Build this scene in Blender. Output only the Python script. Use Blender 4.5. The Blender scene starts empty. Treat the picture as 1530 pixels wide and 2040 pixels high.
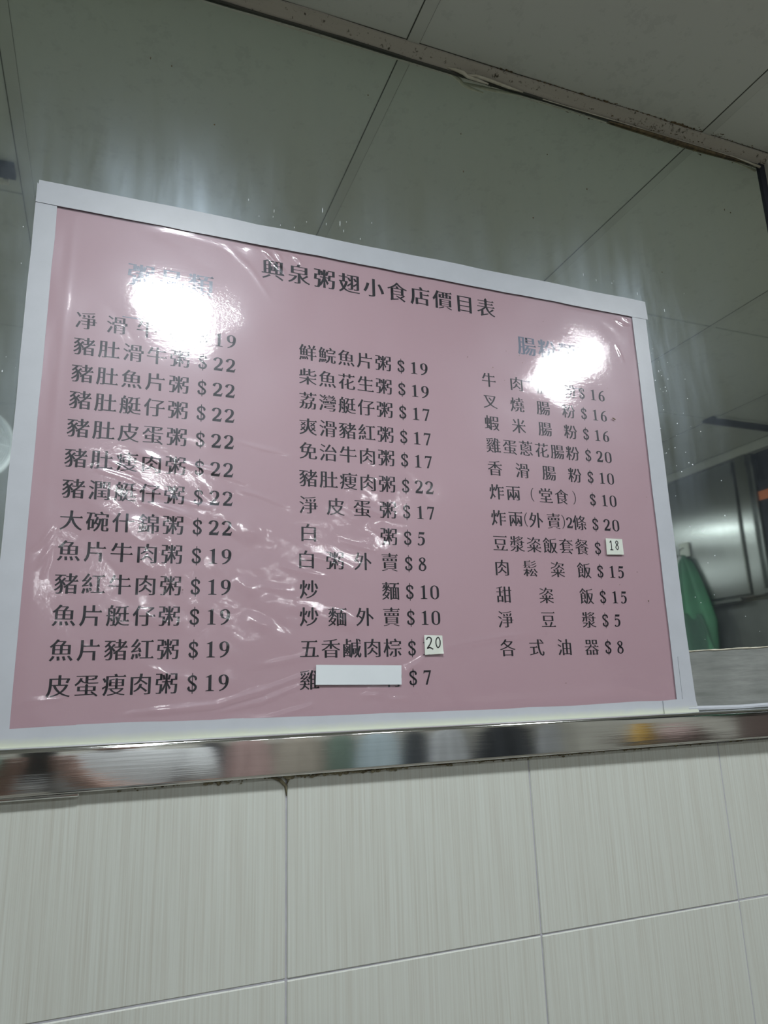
import bpy, bmesh, math, random
import numpy as np
from mathutils import Vector, Matrix

random.seed(7)
C = bpy.context.scene.collection
sc = bpy.context.scene

# ------------------------------------------------------------------ camera
cam_data = bpy.data.cameras.new('camera')
cam_data.sensor_width = 36.0
cam_data.lens = 1424.5 * 36.0 / 2040.0
cam_data.clip_start = 0.01
cam = bpy.data.objects.new('camera', cam_data)
C.objects.link(cam)
cam.matrix_world = Matrix(((0.93425605, -0.05761966, -0.35191705, 0.0),
                           (-0.35529143, -0.23496006, -0.90474403, -0.87),
                           (-0.03055540, 0.97029570, -0.23998463, 1.5),
                           (0, 0, 0, 1)))
sc.camera = cam

# ------------------------------------------------------------------ world / exposure
world = bpy.data.worlds.new('world')
sc.world = world
world.use_nodes = True
world.node_tree.nodes['Background'].inputs[0].default_value = (0.55, 0.6, 0.62, 1)
world.node_tree.nodes['Background'].inputs[1].default_value = 0.05
sc.view_settings.view_transform = 'Standard'
sc.view_settings.look = 'None'
sc.view_settings.gamma = 1.0
sc.view_settings.use_curve_mapping = False
sc.view_settings.exposure = 0.0
sc.cycles.use_denoising = True
sc.cycles.caustics_reflective = True
sc.cycles.caustics_refractive = False
sc.cycles.max_bounces = 12
sc.cycles.diffuse_bounces = 6
sc.cycles.glossy_bounces = 6
sc.cycles.transparent_max_bounces = 16
sc.cycles.sample_clamp_indirect = 3.0
LAMP_STRENGTH = 176.0

# ------------------------------------------------------------------ materials
def new_mat(name):
    m = bpy.data.materials.new(name)
    m.use_nodes = True
    nt = m.node_tree
    return m, nt, nt.nodes['Principled BSDF']

def nd(nt, t, **kw):
    n = nt.nodes.new(t)
    for k, v in kw.items():
        setattr(n, k, v)
    return n

def coords(nt, scale=(1, 1, 1), kind='Object'):
    tc = nd(nt, 'ShaderNodeTexCoord')
    mp = nd(nt, 'ShaderNodeMapping')
    mp.inputs['Scale'].default_value = scale
    nt.links.new(tc.outputs[kind], mp.inputs['Vector'])
    return mp.outputs['Vector']

def noise(nt, vec, scale, detail=4, rough=0.5):
    n = nd(nt, 'ShaderNodeTexNoise')
    n.inputs['Scale'].default_value = scale
    n.inputs['Detail'].default_value = detail
    n.inputs['Roughness'].default_value = rough
    nt.links.new(vec, n.inputs['Vector'])
    return n.outputs['Fac']

def ramp(nt, fac, stops):
    r = nd(nt, 'ShaderNodeValToRGB')
    el = r.color_ramp.elements
    el[0].position, el[0].color = stops[0][0], tuple(stops[0][1]) + (1,)
    el[1].position, el[1].color = stops[-1][0], tuple(stops[-1][1]) + (1,)
    for p, c in stops[1:-1]:
        e = el.new(p)
        e.color = tuple(c) + (1,)
    nt.links.new(fac, r.inputs['Fac'])
    return r.outputs['Color']

def bump(nt, bsdf, h, strength, dist=0.001):
    b = nd(nt, 'ShaderNodeBump')
    b.inputs['Strength'].default_value = strength
    b.inputs['Distance'].default_value = dist
    nt.links.new(h, b.inputs['Height'])
    nt.links.new(b.outputs['Normal'], bsdf.inputs['Normal'])

def mat(name, col, rough=0.5, metal=0.0, col2=None, scale=8.0, vec=(1, 1, 1), bmp=0.0, spec=0.5, aniso=0.0, stops=None):
    """procedural material: two tones mottled by noise, optional relief"""
    m, nt, b = new_mat(name)
    v = coords(nt, vec)
    f = noise(nt, v, scale)
    c2 = col2 or tuple(x * 0.86 for x in col)
    nt.links.new(ramp(nt, f, stops or [(0.3, col), (0.75, c2)]), b.inputs['Base Color'])
    b.inputs['Roughness'].default_value = rough
    b.inputs['Metallic'].default_value = metal
    b.inputs['Specular IOR Level'].default_value = spec
    if aniso:
        b.inputs['Anisotropic'].default_value = aniso
    if bmp:
        bump(nt, b, f, bmp)
    return m

def mat_tile():
    m, nt, b = new_mat('ribbed_tile_glaze')
    v = coords(nt, (1, 1, 0.012))
    fine = noise(nt, v, 420, 2, 0.6)
    v2 = coords(nt, (1, 1, 0.03))
    mid = noise(nt, v2, 90, 3, 0.6)
    add = nd(nt, 'ShaderNodeMath', operation='MULTIPLY_ADD')
    nt.links.new(mid, add.inputs[0]); add.inputs[1].default_value = 0.35
    nt.links.new(fine, add.inputs[2])
    col = ramp(nt, add.outputs[0], [(0.42, (0.425, 0.425, 0.385)), (0.66, (0.470, 0.487, 0.45)), (0.90, (0.505, 0.53, 0.497))])
    nt.links.new(col, b.inputs['Base Color'])
    b.inputs['Roughness'].default_value = 0.42
    bump(nt, b, add.outputs[0], 0.25, 0.0010)
    return m

def mat_mirror():
    """old mirror: sharp reflection, greenish glass, wiped and greasy in upright streaks"""
    m, nt, b = new_mat('mirror_glass')
    nt.nodes.remove(b)
    out = nt.nodes['Material Output']
    g1 = nd(nt, 'ShaderNodeBsdfAnisotropic'); g1.inputs['Color'].default_value = (0.87, 0.95, 0.875, 1); g1.inputs['Roughness'].default_value = 0.03
    g2 = nd(nt, 'ShaderNodeBsdfAnisotropic'); g2.inputs['Color'].default_value = (0.58, 0.68, 0.80, 1); g2.inputs['Roughness'].default_value = 0.42
    d = nd(nt, 'ShaderNodeBsdfDiffuse'); d.inputs['Color'].default_value = (0.30, 0.33, 0.33, 1)
    s = noise(nt, coords(nt, (1, 1, 0.16)), 16, 5, 0.62)
    w = noise(nt, coords(nt, (1, 1, 0.7)), 3.0, 3, 0.5)
    mul = nd(nt, 'ShaderNodeMath', operation='MULTIPLY'); nt.links.new(s, mul.inputs[0]); nt.links.new(w, mul.inputs[1])
    sm = nd(nt, 'ShaderNodeMapRange'); nt.links.new(mul.outputs[0], sm.inputs['Value'])
    sm.inputs['From Min'].default_value = 0.16; sm.inputs['From Max'].default_value = 0.42
    # grease has gathered in a band round the poster, where the glass is never wiped properly
    tc = nd(nt, 'ShaderNodeTexCoord'); sp = nd(nt, 'ShaderNodeSeparateXYZ'); nt.links.new(tc.outputs['Object'], sp.inputs[0])
    def absd(sock, c, half):
        a1 = nd(nt, 'ShaderNodeMath', operation='SUBTRACT'); nt.links.new(sock, a1.inputs[0]); a1.inputs[1].default_value = c
        a2 = nd(nt, 'ShaderNodeMath', operation='ABSOLUTE'); nt.links.new(a1.outputs[0], a2.inputs[0])
        a3 = nd(nt, 'ShaderNodeMath', operation='SUBTRACT'); nt.links.new(a2.outputs[0], a3.inputs[0]); a3.inputs[1].default_value = half
        a4 = nd(nt, 'ShaderNodeMath', operation='MAXIMUM'); nt.links.new(a3.outputs[0], a4.inputs[0]); a4.inputs[1].default_value = 0.0
        return a4.outputs[0]
    ad = nd(nt, 'ShaderNodeMath', operation='ADD'); nt.links.new(absd(sp.outputs['X'], 0.357, 0.471), ad.inputs[0]); nt.links.new(absd(sp.outputs['Z'], 1.79, 0.34), ad.inputs[1])
    pm = nd(nt, 'ShaderNodeMapRange'); nt.links.new(ad.outputs[0], pm.inputs['Value'])
    pm.inputs['From Min'].default_value = 0.0; pm.inputs['From Max'].default_value = 0.16
    pm.inputs['To Min'].default_value = 0.22; pm.inputs['To Max'].default_value = 0.05
    fm = nd(nt, 'ShaderNodeMath', operation='MULTIPLY'); nt.links.new(sm.outputs[0], fm.inputs[0]); nt.links.new(pm.outputs[0], fm.inputs[1])
    fa = nd(nt, 'ShaderNodeMath', operation='ADD'); nt.links.new(fm.outputs[0], fa.inputs[0]); fa.inputs[1].default_value = 0.02
    f = fa.outputs[0]
    mx = nd(nt, 'ShaderNodeMixShader')
    nt.links.new(f, mx.inputs[0]); nt.links.new(g1.outputs[0], mx.inputs[1]); nt.links.new(g2.outputs[0], mx.inputs[2])
    # faint dust
    dn = noise(nt, coords(nt, (1, 1, 0.5)), 60, 4, 0.7)
    df = ramp(nt, dn, [(0.45, (0.012,) * 3), (0.8, (0.04,) * 3)])
    m2 = nd(nt, 'ShaderNodeMixShader')
    nt.links.new(df, m2.inputs[0]); nt.links.new(mx.outputs[0], m2.inputs[1]); nt.links.new(d.outputs[0], m2.inputs[2])
    nt.links.new(m2.outputs[0], out.inputs['Surface'])
    return m

def mat_film():
    """clear plastic film: see-through, with a sharp and a hazy gloss"""
    m, nt, b = new_mat('clear_plastic_film')
    nt.nodes.remove(b)
    out = nt.nodes['Material Output']
    tr = nd(nt, 'ShaderNodeBsdfTransparent'); tr.inputs['Color'].default_value = (0.97, 0.97, 0.97, 1)
    g1 = nd(nt, 'ShaderNodeBsdfAnisotropic'); g1.inputs['Roughness'].default_value = 0.082; g1.inputs['Color'].default_value = (1, 1, 1, 1)
    g2 = nd(nt, 'ShaderNodeBsdfAnisotropic'); g2.inputs['Roughness'].default_value = 0.40; g2.inputs['Color'].default_value = (0.86, 0.90, 1, 1)
    n1 = noise(nt, coords(nt, (1, 1, 1.6)), 170, 3, 0.6)
    bp = nd(nt, 'ShaderNodeBump'); bp.inputs['Strength'].default_value = 0.12; bp.inputs['Distance'].default_value = 0.001
    nt.links.new(n1, bp.inputs['Height']); nt.links.new(bp.outputs[0], g1.inputs['Normal'])
    gm = nd(nt, 'ShaderNodeMixShader'); gm.inputs[0].default_value = 0.42
    nt.links.new(g1.outputs[0], gm.inputs[1]); nt.links.new(g2.outputs[0], gm.inputs[2])
    fr = nd(nt, 'ShaderNodeFresnel')
    ge = nd(nt, 'ShaderNodeNewGeometry')      # a thin sheet reflects alike from both sides
    io = nd(nt, 'ShaderNodeMapRange'); nt.links.new(ge.outputs['Backfacing'], io.inputs['Value'])
    io.inputs['To Min'].default_value = 1.5; io.inputs['To Max'].default_value = 1 / 1.5
    nt.links.new(io.outputs[0], fr.inputs['IOR'])
    k = nd(nt, 'ShaderNodeMath', operation='MULTIPLY'); nt.links.new(fr.outputs[0], k.inputs[0]); k.inputs[1].default_value = 1.2
    mx = nd(nt, 'ShaderNodeMixShader')
    nt.links.new(k.outputs[0], mx.inputs[0]); nt.links.new(tr.outputs[0], mx.inputs[1]); nt.links.new(gm.outputs[0], mx.inputs[2])
    nt.links.new(mx.outputs[0], out.inputs['Surface'])
    return m

def mat_tape(name, stain=False):
    m, nt, b = new_mat(name)
    v = coords(nt)
    f = noise(nt, v, 30, 4, 0.6)
    base = ramp(nt, f, [(0.3, (0.410, 0.432, 0.475)), (0.7, (0.385, 0.405, 0.445))])
    col = base
    if stain:
        tc = nd(nt, 'ShaderNodeTexCoord'); sp = nd(nt, 'ShaderNodeSeparateXYZ')
        nt.links.new(tc.outputs['Object'], sp.inputs[0])
        n2 = noise(nt, v, 55, 4, 0.7)
        ma = nd(nt, 'ShaderNodeMath', operation='MULTIPLY_ADD'); nt.links.new(n2, ma.inputs[0]); ma.inputs[1].default_value = 0.006
        nt.links.new(sp.outputs['Z'], ma.inputs[2])
        st = ramp(nt, ma.outputs[0], [(0.0, (1,) * 3), (1.0, (0,) * 3)])
        st_n = st.node; st_n.color_ramp.elements[0].position = 0.0; st_n.color_ramp.elements[1].position = 1.0
        mr = nd(nt, 'ShaderNodeMapRange'); nt.links.new(ma.outputs[0], mr.inputs['Value'])
        mr.inputs['From Min'].default_value = 1.4575; mr.inputs['From Max'].default_value = 1.4655
        mr.inputs['To Min'].default_value = 1.0; mr.inputs['To Max'].default_value = 0.0
        mc = nd(nt, 'ShaderNodeMixRGB'); nt.links.new(mr.outputs[0], mc.inputs[0]); nt.links.new(base, mc.inputs[1])
        mc.inputs[2].default_value = (0.45, 0.48, 0.40, 1)
        col = mc.outputs[0]
    nt.links.new(col, b.inputs['Base Color'])
    b.inputs['Roughness'].default_value = 0.38
    bump(nt, b, f, 0.15)
    return m

def mat_steel(name, base=(0.62, 0.62, 0.61), rough=0.16, streak=(0.02, 1, 1), amt=0.10, scale=300):
    m, nt, b = new_mat(name)
    f = noise(nt, coords(nt, streak), scale, 3, 0.6)
    mr = nd(nt, 'ShaderNodeMapRange'); nt.links.new(f, mr.inputs['Value'])
    mr.inputs['To Min'].default_value = rough; mr.inputs['To Max'].default_value = rough + amt
    nt.links.new(mr.outputs[0], b.inputs['Roughness'])
    nt.links.new(ramp(nt, f, [(0.3, base), (0.7, tuple(x * 0.9 for x in base))]), b.inputs['Base Color'])
    b.inputs['Metallic'].default_value = 1.0
    bump(nt, b, f, 0.05)
    return m

def mat_speckled(name, base, spot, lo=0.62, hi=0.7, scale=90, rough=0.6):
    """surface with mould and grime specks"""
    m, nt, b = new_mat(name)
    f = noise(nt, coords(nt), scale, 5, 0.75)
    g = noise(nt, coords(nt), 6, 3, 0.6)
    mu = nd(nt, 'ShaderNodeMath', operation='MULTIPLY_ADD'); nt.links.new(g, mu.inputs[0]); mu.inputs[1].default_value = 0.35
    nt.links.new(f, mu.inputs[2])
    nt.links.new(ramp(nt, mu.outputs[0], [(lo, base), (hi, spot)]), b.inputs['Base Color'])
    b.inputs['Roughness'].default_value = rough
    return m

M = {}
M['tile'] = mat_tile()
M['grout'] = mat('tile_grout', (0.40, 0.40, 0.44), 0.9, col2=(0.30, 0.30, 0.33), scale=60)
M['mirror'] = mat_mirror()
M['film'] = mat_film()
M['tape'] = mat_tape('white_border_tape')
M['tape_stained'] = mat_tape('yellowed_border_tape', True)
M['pink'] = mat('pink_print_paper', (0.368, 0.243, 0.282), 0.6, col2=(0.356, 0.233, 0.272), scale=4)
M['white_print'] = mat('white_paper', (0.56, 0.6, 0.63), 0.6, col2=(0.52, 0.56, 0.59), scale=18)
M['ink'] = mat('black_print_ink', (0.005, 0.005, 0.009), 0.5, scale=30, spec=0.15)
M['ink_blue'] = mat('blue_print_ink', (0.035, 0.06, 0.12), 0.45, scale=30)
M['pen'] = mat('black_pen_ink', (0.01, 0.01, 0.012), 0.5, scale=30)
M['sticker'] = mat('sticker_paper', (0.58, 0.61, 0.58), 0.6, col2=(0.50, 0.53, 0.47), scale=40)
M['steel'] = mat_steel('polished_steel_strip', (0.80, 0.81, 0.80), rough=0.055, amt=0.04)
M['steel_panel'] = mat_steel('brushed_steel_panel', (0.33, 0.345, 0.35), rough=0.13, streak=(1, 1, 0.03), amt=0.08, scale=200)
_n = M['steel_panel'].node_tree
_t = _n.nodes.new('ShaderNodeTangent'); _t.direction_type = 'RADIAL'; _t.axis = 'Z'
_n.links.new(_t.outputs[0], _n.nodes['Principled BSDF'].inputs['Tangent'])
_n.nodes['Principled BSDF'].inputs['Anisotropic'].default_value = 0.8
M['ceiling'] = mat_speckled('ceiling_panel_paint', (0.435, 0.45, 0.41), (0.40, 0.41, 0.375), 0.74, 0.80, 40)
M['strip'] = mat('joint_strip_plastic', (0.42, 0.43, 0.39), 0.5, scale=12)
M['joint_dark'] = mat('dark_joint_gap', (0.05, 0.052, 0.044), 0.9, scale=40)
M['cove'] = mat_speckled('grimy_cove_plastic', (0.33, 0.31, 0.265), (0.035, 0.03, 0.018), 0.76, 0.84, 120)
M['seal'] = mat('old_sealant', (0.55, 0.53, 0.45), 0.5, col2=(0.35, 0.32, 0.24), scale=60)
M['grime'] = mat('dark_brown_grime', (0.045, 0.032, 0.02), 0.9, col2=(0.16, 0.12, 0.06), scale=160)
M['crust'] = mat('crusty_brown_grout', (0.28, 0.26, 0.17), 0.9, col2=(0.06, 0.045, 0.025), scale=140)
M['wall_paint'] = mat('wall_paint_cream', (0.50, 0.49, 0.44), 0.7, scale=5)
M['dark_wall'] = mat('dark_grey_wall', (0.04, 0.043, 0.043), 0.6, col2=(0.075, 0.08, 0.078), scale=7)
M['floor'] = mat('floor_tile', (0.27, 0.25, 0.22), 0.45, scale=5)
M['black'] = mat('black_plastic', (0.012, 0.013, 0.014), 0.5, scale=12)
M['navy'] = mat('dark_navy_void', (0.008, 0.010, 0.02), 0.8, scale=12)
M['white_plastic'] = mat('white_plastic', (0.84, 0.88, 0.92), 0.35, scale=12)
M['fan_grey'] = mat('grey_fan_plastic', (0.22, 0.23, 0.23), 0.5, scale=12)
M['skin'] = mat('skin', (0.36, 0.225, 0.185), 0.5, col2=(0.31, 0.19, 0.155), scale=20)
M['hair'] = mat('black_hair', (0.012, 0.010, 0.009), 0.5, scale=60)
M['shirt'] = mat('light_grey_shirt', (0.42, 0.43, 0.44), 0.9, scale=30)
M['trousers'] = mat('dark_trousers', (0.03, 0.032, 0.04), 0.9, scale=30)
M['nail'] = mat('finger_nail', (0.62, 0.40, 0.34), 0.35, scale=20)
M['eye'] = mat('eye_white', (0.7, 0.68, 0.65), 0.2, scale=20)
M['lip'] = mat('lips', (0.42, 0.16, 0.14), 0.4, scale=20)
M['green'] = mat('green_cloth', (0.045, 0.20, 0.10), 0.75, col2=(0.03, 0.14, 0.07), scale=9)
M['dark_green'] = mat('dark_green_cloth', (0.018, 0.08, 0.045), 0.75, scale=9)
M['yellow'] = mat('yellow_enamel', (0.62, 0.36, 0.03), 0.35, scale=6)
M['pinkcloth'] = mat('pink_cloth', (0.50, 0.36, 0.35), 0.8, scale=10)
M['brownwood'] = mat('brown_panel', (0.12, 0.085, 0.075), 0.6, scale=3, vec=(1, 6, 1))
M['orange'] = mat('orange_plastic', (0.5, 0.12, 0.03), 0.5, scale=6)
M['bluecloth'] = mat('light_blue_cloth', (0.50, 0.60, 0.66), 0.8, scale=10)
M['greycloth'] = mat('light_grey_cloth', (0.55, 0.57, 0.60), 0.8, scale=10)
M['darkcloth'] = mat('charcoal_cloth', (0.035, 0.04, 0.05), 0.8, scale=10)
M['beigecloth'] = mat('beige_cloth', (0.40, 0.36, 0.31), 0.8, scale=10)
M['seagreen'] = mat('grey_green_cloth', (0.15, 0.22, 0.18), 0.8, scale=10)
def emit_mat(power=1.0):
    m, nt, b = new_mat('lamp_diffuser')
    b.inputs['Base Color'].default_value = (0.8, 0.8, 0.8, 1)
    b.inputs['Emission Color'].default_value = (0.94, 0.985, 1.0, 1)
    b.inputs['Emission Strength'].default_value = LAMP_STRENGTH * power
    return m
M['lamp'] = emit_mat()
M['lamp_dim'] = emit_mat(0.72)  # weaker copy for the right row, so that side falls darker
def mat_hazy():
    """frosted, scratched strip of glass along the mirror's foot"""
    m, nt, b = new_mat('scuffed_strip')
    f = noise(nt, coords(nt, (0.10, 1, 1)), 140, 5, 0.7)
    g = noise(nt, coords(nt), 9, 3, 0.5)
    ml = nd(nt, 'ShaderNodeMath', operation='MULTIPLY'); nt.links.new(f, ml.inputs[0]); nt.links.new(g, ml.inputs[1])
    nt.links.new(ramp(nt, ml.outputs[0], [(0.12, (0.20, 0.215, 0.205)), (0.42, (0.36, 0.375, 0.365))]), b.inputs['Base Color'])
    b.inputs['Roughness'].default_value = 0.32
    b.inputs['Metallic'].default_value = 0.35
    return m
M['hazy'] = mat_hazy()

# ------------------------------------------------------------------ mesh helpers
def mesh_obj(name, verts, faces, m, parent=None, smooth=False, loc=None):
    me = bpy.data.meshes.new(name)
    me.from_pydata([tuple(v) for v in verts], [], faces)
    me.update()
    if smooth:
        me.polygons.foreach_set('use_smooth', [True] * len(me.polygons))
    me.materials.append(M[m] if isinstance(m, str) else m)
    o = bpy.data.objects.new(name, me)
    C.objects.link(o)
    if parent: o.parent = parent
    if loc: o.location = loc
    return o

def bm_obj(name, bm, m, parent=None, smooth=False, loc=None):
    me = bpy.data.meshes.new(name)
    bmesh.ops.recalc_face_normals(bm, faces=bm.faces)
    bm.to_mesh(me); bm.free()
    if smooth:
        me.polygons.foreach_set('use_smooth', [True] * len(me.polygons))
    me.materials.append(M[m])
    o = bpy.data.objects.new(name, me)
    C.objects.link(o)
    if parent: o.parent = parent
    if loc: o.location = loc
    return o

def add_box(bm, x0, x1, y0, y1, z0, z1, bevel=0.0):
    r = bmesh.ops.create_cube(bm, size=1.0)
    vs = r['verts']
    for v in vs:
        v.co = Vector(((x0 + x1) / 2 + v.co.x * (x1 - x0), (y0 + y1) / 2 + v.co.y * (y1 - y0), (z0 + z1) / 2 + v.co.z * (z1 - z0)))
    if bevel:
        es = {e for v in vs for e in v.link_edges}
        bmesh.ops.bevel(bm, geom=list(es), offset=bevel, segments=1, affect='EDGES')

def box(name, x0, x1, y0, y1, z0, z1, m, parent=None, bevel=0.0):
    bm = bmesh.new()
    add_box(bm, x0, x1, y0, y1, z0, z1, bevel)
    return bm_obj(name, bm, m, parent)

def add_tube(bm, pts, r, seg=8, caps=True, radii=None):
    pts = [Vector(p) for p in pts]
    rings = []
    up = Vector((0, 0, 1))
    for i, p in enumerate(pts):
        t = (pts[min(i + 1, len(pts) - 1)] - pts[max(i - 1, 0)]).normalized()
        a = t.cross(up)
        if a.length < 1e-3: a = t.cross(Vector((1, 0, 0)))
        a.normalize(); b = t.cross(a).normalized()
        rr = radii[i] if radii else r
        rings.append([bm.verts.new(p + rr * (math.cos(k * 2 * math.pi / seg) * a + math.sin(k * 2 * math.pi / seg) * b)) for k in range(seg)])
    for A, B in zip(rings, rings[1:]):
        for k in range(seg):
            bm.faces.new((A[k], A[(k + 1) % seg], B[(k + 1) % seg], B[k]))
    if caps:
        bm.faces.new(rings[0][::-1]); bm.faces.new(rings[-1])

def add_torus(bm, c, R, r, n=48, seg=6, squash=1.0):
    pr = None; first = None
    for i in range(n):
        a = 2 * math.pi * i / n
        ring = [bm.verts.new(Vector(c) + Vector(((R + r * math.cos(b)) * math.cos(a), r * squash * math.sin(b), (R + r * math.cos(b)) * math.sin(a)))) for b in [2 * math.pi * k / seg for k in range(seg)]]
        if pr:
            for k in range(seg): bm.faces.new((pr[k], pr[(k + 1) % seg], ring[(k + 1) % seg], ring[k]))
        else: first = ring
        pr = ring
    for k in range(seg): bm.faces.new((pr[k], pr[(k + 1) % seg], first[(k + 1) % seg], first[k]))

def add_lathe(bm, c, prof, n=32, axis='z'):
    """prof: (radius, height) pairs"""
    rings = []
    for r, h in prof:
        ring = []
        for i in range(n):
            a = 2 * math.pi * i / n
            p = (r * math.cos(a), r * math.sin(a), h) if axis == 'z' else (r * math.cos(a), h, r * math.sin(a))
            ring.append(bm.verts.new(Vector(c) + Vector(p)))
        rings.append(ring)
    for A, B in zip(rings, rings[1:]):
        for k in range(n): bm.faces.new((A[k], A[(k + 1) % n], B[(k + 1) % n], B[k]))
    bm.faces.new(rings[0][::-1]); bm.faces.new(rings[-1])

def empty(name, loc, label=None, cat=None, group=None):
    o = bpy.data.objects.new(name, None)
    o.empty_display_size = 0.05
    C.objects.link(o)
    o.location = loc
    if label: tag(o, label, cat, group)
    return o

def tag(o, label=None, cat=None, group=None, kind=None):
    if label: o['label'] = label
    if cat: o['category'] = cat
    if group: o['group'] = group
    if kind: o['kind'] = kind
    return o

def keep(o, parent):
    """parent without moving (parent has only a location)"""
    o.parent = parent
    o.matrix_parent_inverse = Matrix.Translation(-Vector(parent.location))
    return o

FANX, FANY, FANZ = -0.458, -1.677, 2.324

# ------------------------------------------------------------------ room shell
CEIL = 2.514
X0, X1 = -2.30, 2.68
YB = -7.40
YP = -3.10
fl = tag(box('floor', X0 - .1, X1 + .1, YB - .1, 0.12, -0.1, 0.0, 'floor'), kind='structure')

wf = empty('wall_front', (0, 0, 0)); tag(wf, kind='structure')
keep(box('grout_bed', X0, X1, 0.0004, 0.0098, 0.0, 1.4078, 'grout'), wf)
keep(box('wall_core', X0 - .1, X1 + .1, 0.010, 0.12, 0.0, CEIL + 0.1, 'grout'), wf)
# tiles below the steel strip, each with its own bevelled edges
TW, TH, GAP = 0.3275, 0.60, 0.0015
TX0 = 0.2055                       # a joint
ztop = 1.408
zj = 1.193                         # horizontal joint
nt_ = 0
rowsz = [(zj, ztop), (zj - TH, zj), (0.0, zj - TH)]
tile_meshes = {}
k0 = math.floor((X0 - TX0) / TW); k1 = math.ceil((X1 - TX0) / TW)
rng = random.Random(3)
for ri, (za, zb) in enumerate(rowsz):
    for k in range(k0, k1):
        xa, xb = TX0 + k * TW, TX0 + (k + 1) * TW
        xa, xb = max(xa, X0), min(xb, X1)
        if xb - xa < 0.02: continue
        key = (ri, round(xb - xa, 3))
        if key not in tile_meshes:
            bm = bmesh.new()
            w, h = xb - xa, zb - za
            add_box(bm, GAP / 2, w - GAP / 2, -0.0008, 0.0016, GAP / 2, h - GAP / 2, 0.0012)
            me = bpy.data.meshes.new('tile'); bmesh.ops.recalc_face_normals(bm, faces=bm.faces)
            bm.to_mesh(me); bm.free(); me.materials.append(M['tile'])
            tile_meshes[key] = me
        o = bpy.data.objects.new('tile', tile_meshes[key]); C.objects.link(o)
        o.parent = wf
        o.location = (xa, rng.uniform(-0.0004, 0.0004), za)

wr = tag(box('wall_right', X1, X1 + 0.1, YB - .1, 0.01, 0.0, CEIL + 0.1, 'wall_paint'), kind='structure')
wl = tag(box('wall_left', X0 - 0.1, X0, YB - .1, 0.01, 0.0, CEIL + 0.1, 'wall_paint'), kind='structure')
dv = tag(box('wall_divider', -1.35, 2.56, YP - 0.06, YP, 0.0, 1.70, 'wall_paint', bevel=0.004), kind='structure')
wb = tag(box('wall_back', X0, X1, YB - 0.1, YB, 0.0, CEIL + 0.1, 'wall_paint'), kind='structure')

# ceiling: core, panels in a 61 cm grid, joint strips
ce = empty('ceiling', (0, 0, CEIL)); tag(ce, kind='structure')
keep(box('ceiling_core', X0 - .1, X1 + .1, YB - .1, 0.12, CEIL + 0.004, CEIL + 0.1, 'joint_dark'), ce)
PX = 0.6105
xj = [-0.2035 + PX * k for k in range(-4, 6)]
xj = [x for x in xj if X0 < x < X1]
yj = [-0.578 - 0.6035 * k for k in range(12)]
yj = [y for y in yj if y > YB + 0.02]
xe = [X0] + xj + [X1]; ye = [0.0] + yj + [YB]
for a, b in zip(xe, xe[1:]):
    for c, d in zip(ye, ye[1:]):
        keep(box('ceiling_panel', a + .002, b - .002, d + 0.0020, c - 0.0020, CEIL, CEIL + 0.006, 'ceiling', bevel=0.0006), ce)
for x in xj:
    keep(box('joint_strip', x - 0.0105, x + 0.0105, YB, 0.0, CEIL - 0.0016, CEIL + 0.001, 'strip', bevel=0.0005), ce)
    # grimy hairline on one side of every strip
    keep(box('joint_gap', x - 0.0122, x - 0.0104, YB, 0.0, CEIL - 0.0008, CEIL + 0.001, 'joint_dark'), ce)
    keep(box('joint_gap', x + 0.0104, x + 0.0110, YB, 0.0, CEIL - 0.0008, CEIL + 0.001, 'joint_dark'), ce)

# cove trim between mirror and ceiling (grimy plastic angle)
prof = [(-0.0200, CEIL - 0.0005), (-0.0196, CEIL - 0.0035), (-0.0150, CEIL - 0.0060), (-0.0085, CEIL - 0.0100), (-0.0040, CEIL - 0.0135), (-0.0022, CEIL - 0.0150), (0.0, CEIL - 0.0150), (0.0, CEIL)]
xs = np.linspace(X0, X1, 250)
vs, fs = [], []
for i, x in enumerate(xs):
    wv = 0.0006 * math.sin(x * 9) + 0.0004 * math.sin(x * 31)
    for j, (y, z) in enumerate(prof): vs.append((x, y - (wv if j < 5 else 0), z + (wv if 1 < j < 6 else 0)))
n = len(prof)
for i in range(len(xs) - 1):
    for j in range(n - 1): fs.append((i * n + j, i * n + j + 1, (i + 1) * n + j + 1, (i + 1) * n + j))
tr1 = tag(mesh_obj('trim_1', vs, fs, 'cove', smooth=False), kind='structure')
# mould line on the ceiling side of the cove, thickest in the right half
bm = bmesh.new()
rg = random.Random(11)
def lumps(bm, x0, x1, n, y, z, ry, rz, s0, s1, flat=0.35):
    for i in range(n):
        x = rg.uniform(x0, x1); s = rg.uniform(s0, s1)
        r = bmesh.ops.create_icosphere(bm, subdivisions=1, radius=s)
        cx, cy, cz = x, y + rg.gauss(0, ry), z + rg.gauss(0, rz)
        st = rg.uniform(1, 2.6)
        for v in r['verts']: v.co = Vector((cx + v.co.x * st, cy + v.co.y, cz + v.co.z * flat))
lumps(bm, 0.55, 1.00, 150, -0.0208, CEIL - 0.0008, 0.0007, 0.0003, 0.0005, 0.0015)
lumps(bm, 0.75, 1.25, 90, -0.0212, CEIL - 0.0006, 0.0012, 0.0002, 0.0004, 0.0012)
lumps(bm, 0.93, 0.985, 50, -0.0212, CEIL - 0.0006, 0.0010, 0.0003, 0.0010, 0.0022)
lumps(bm, 0.99, 1.06, 40, -0.024, CEIL - 0.0006, 0.003, 0.0002, 0.0004, 0.0011)
lumps(bm, 0.75, 1.20, 90, -0.006, CEIL - 0.0122, 0.0022, 0.0010, 0.0004, 0.0012, 0.6)
keep(tag(bm_obj('mould_specks', bm, 'grime'), kind='stuff'), tr1)
bm = bmesh.new()
add_tube(bm, [(x, -0.0203, CEIL - 0.0004) for x in np.linspace(X0, X1, 40)], 0.0006, 5)
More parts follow.
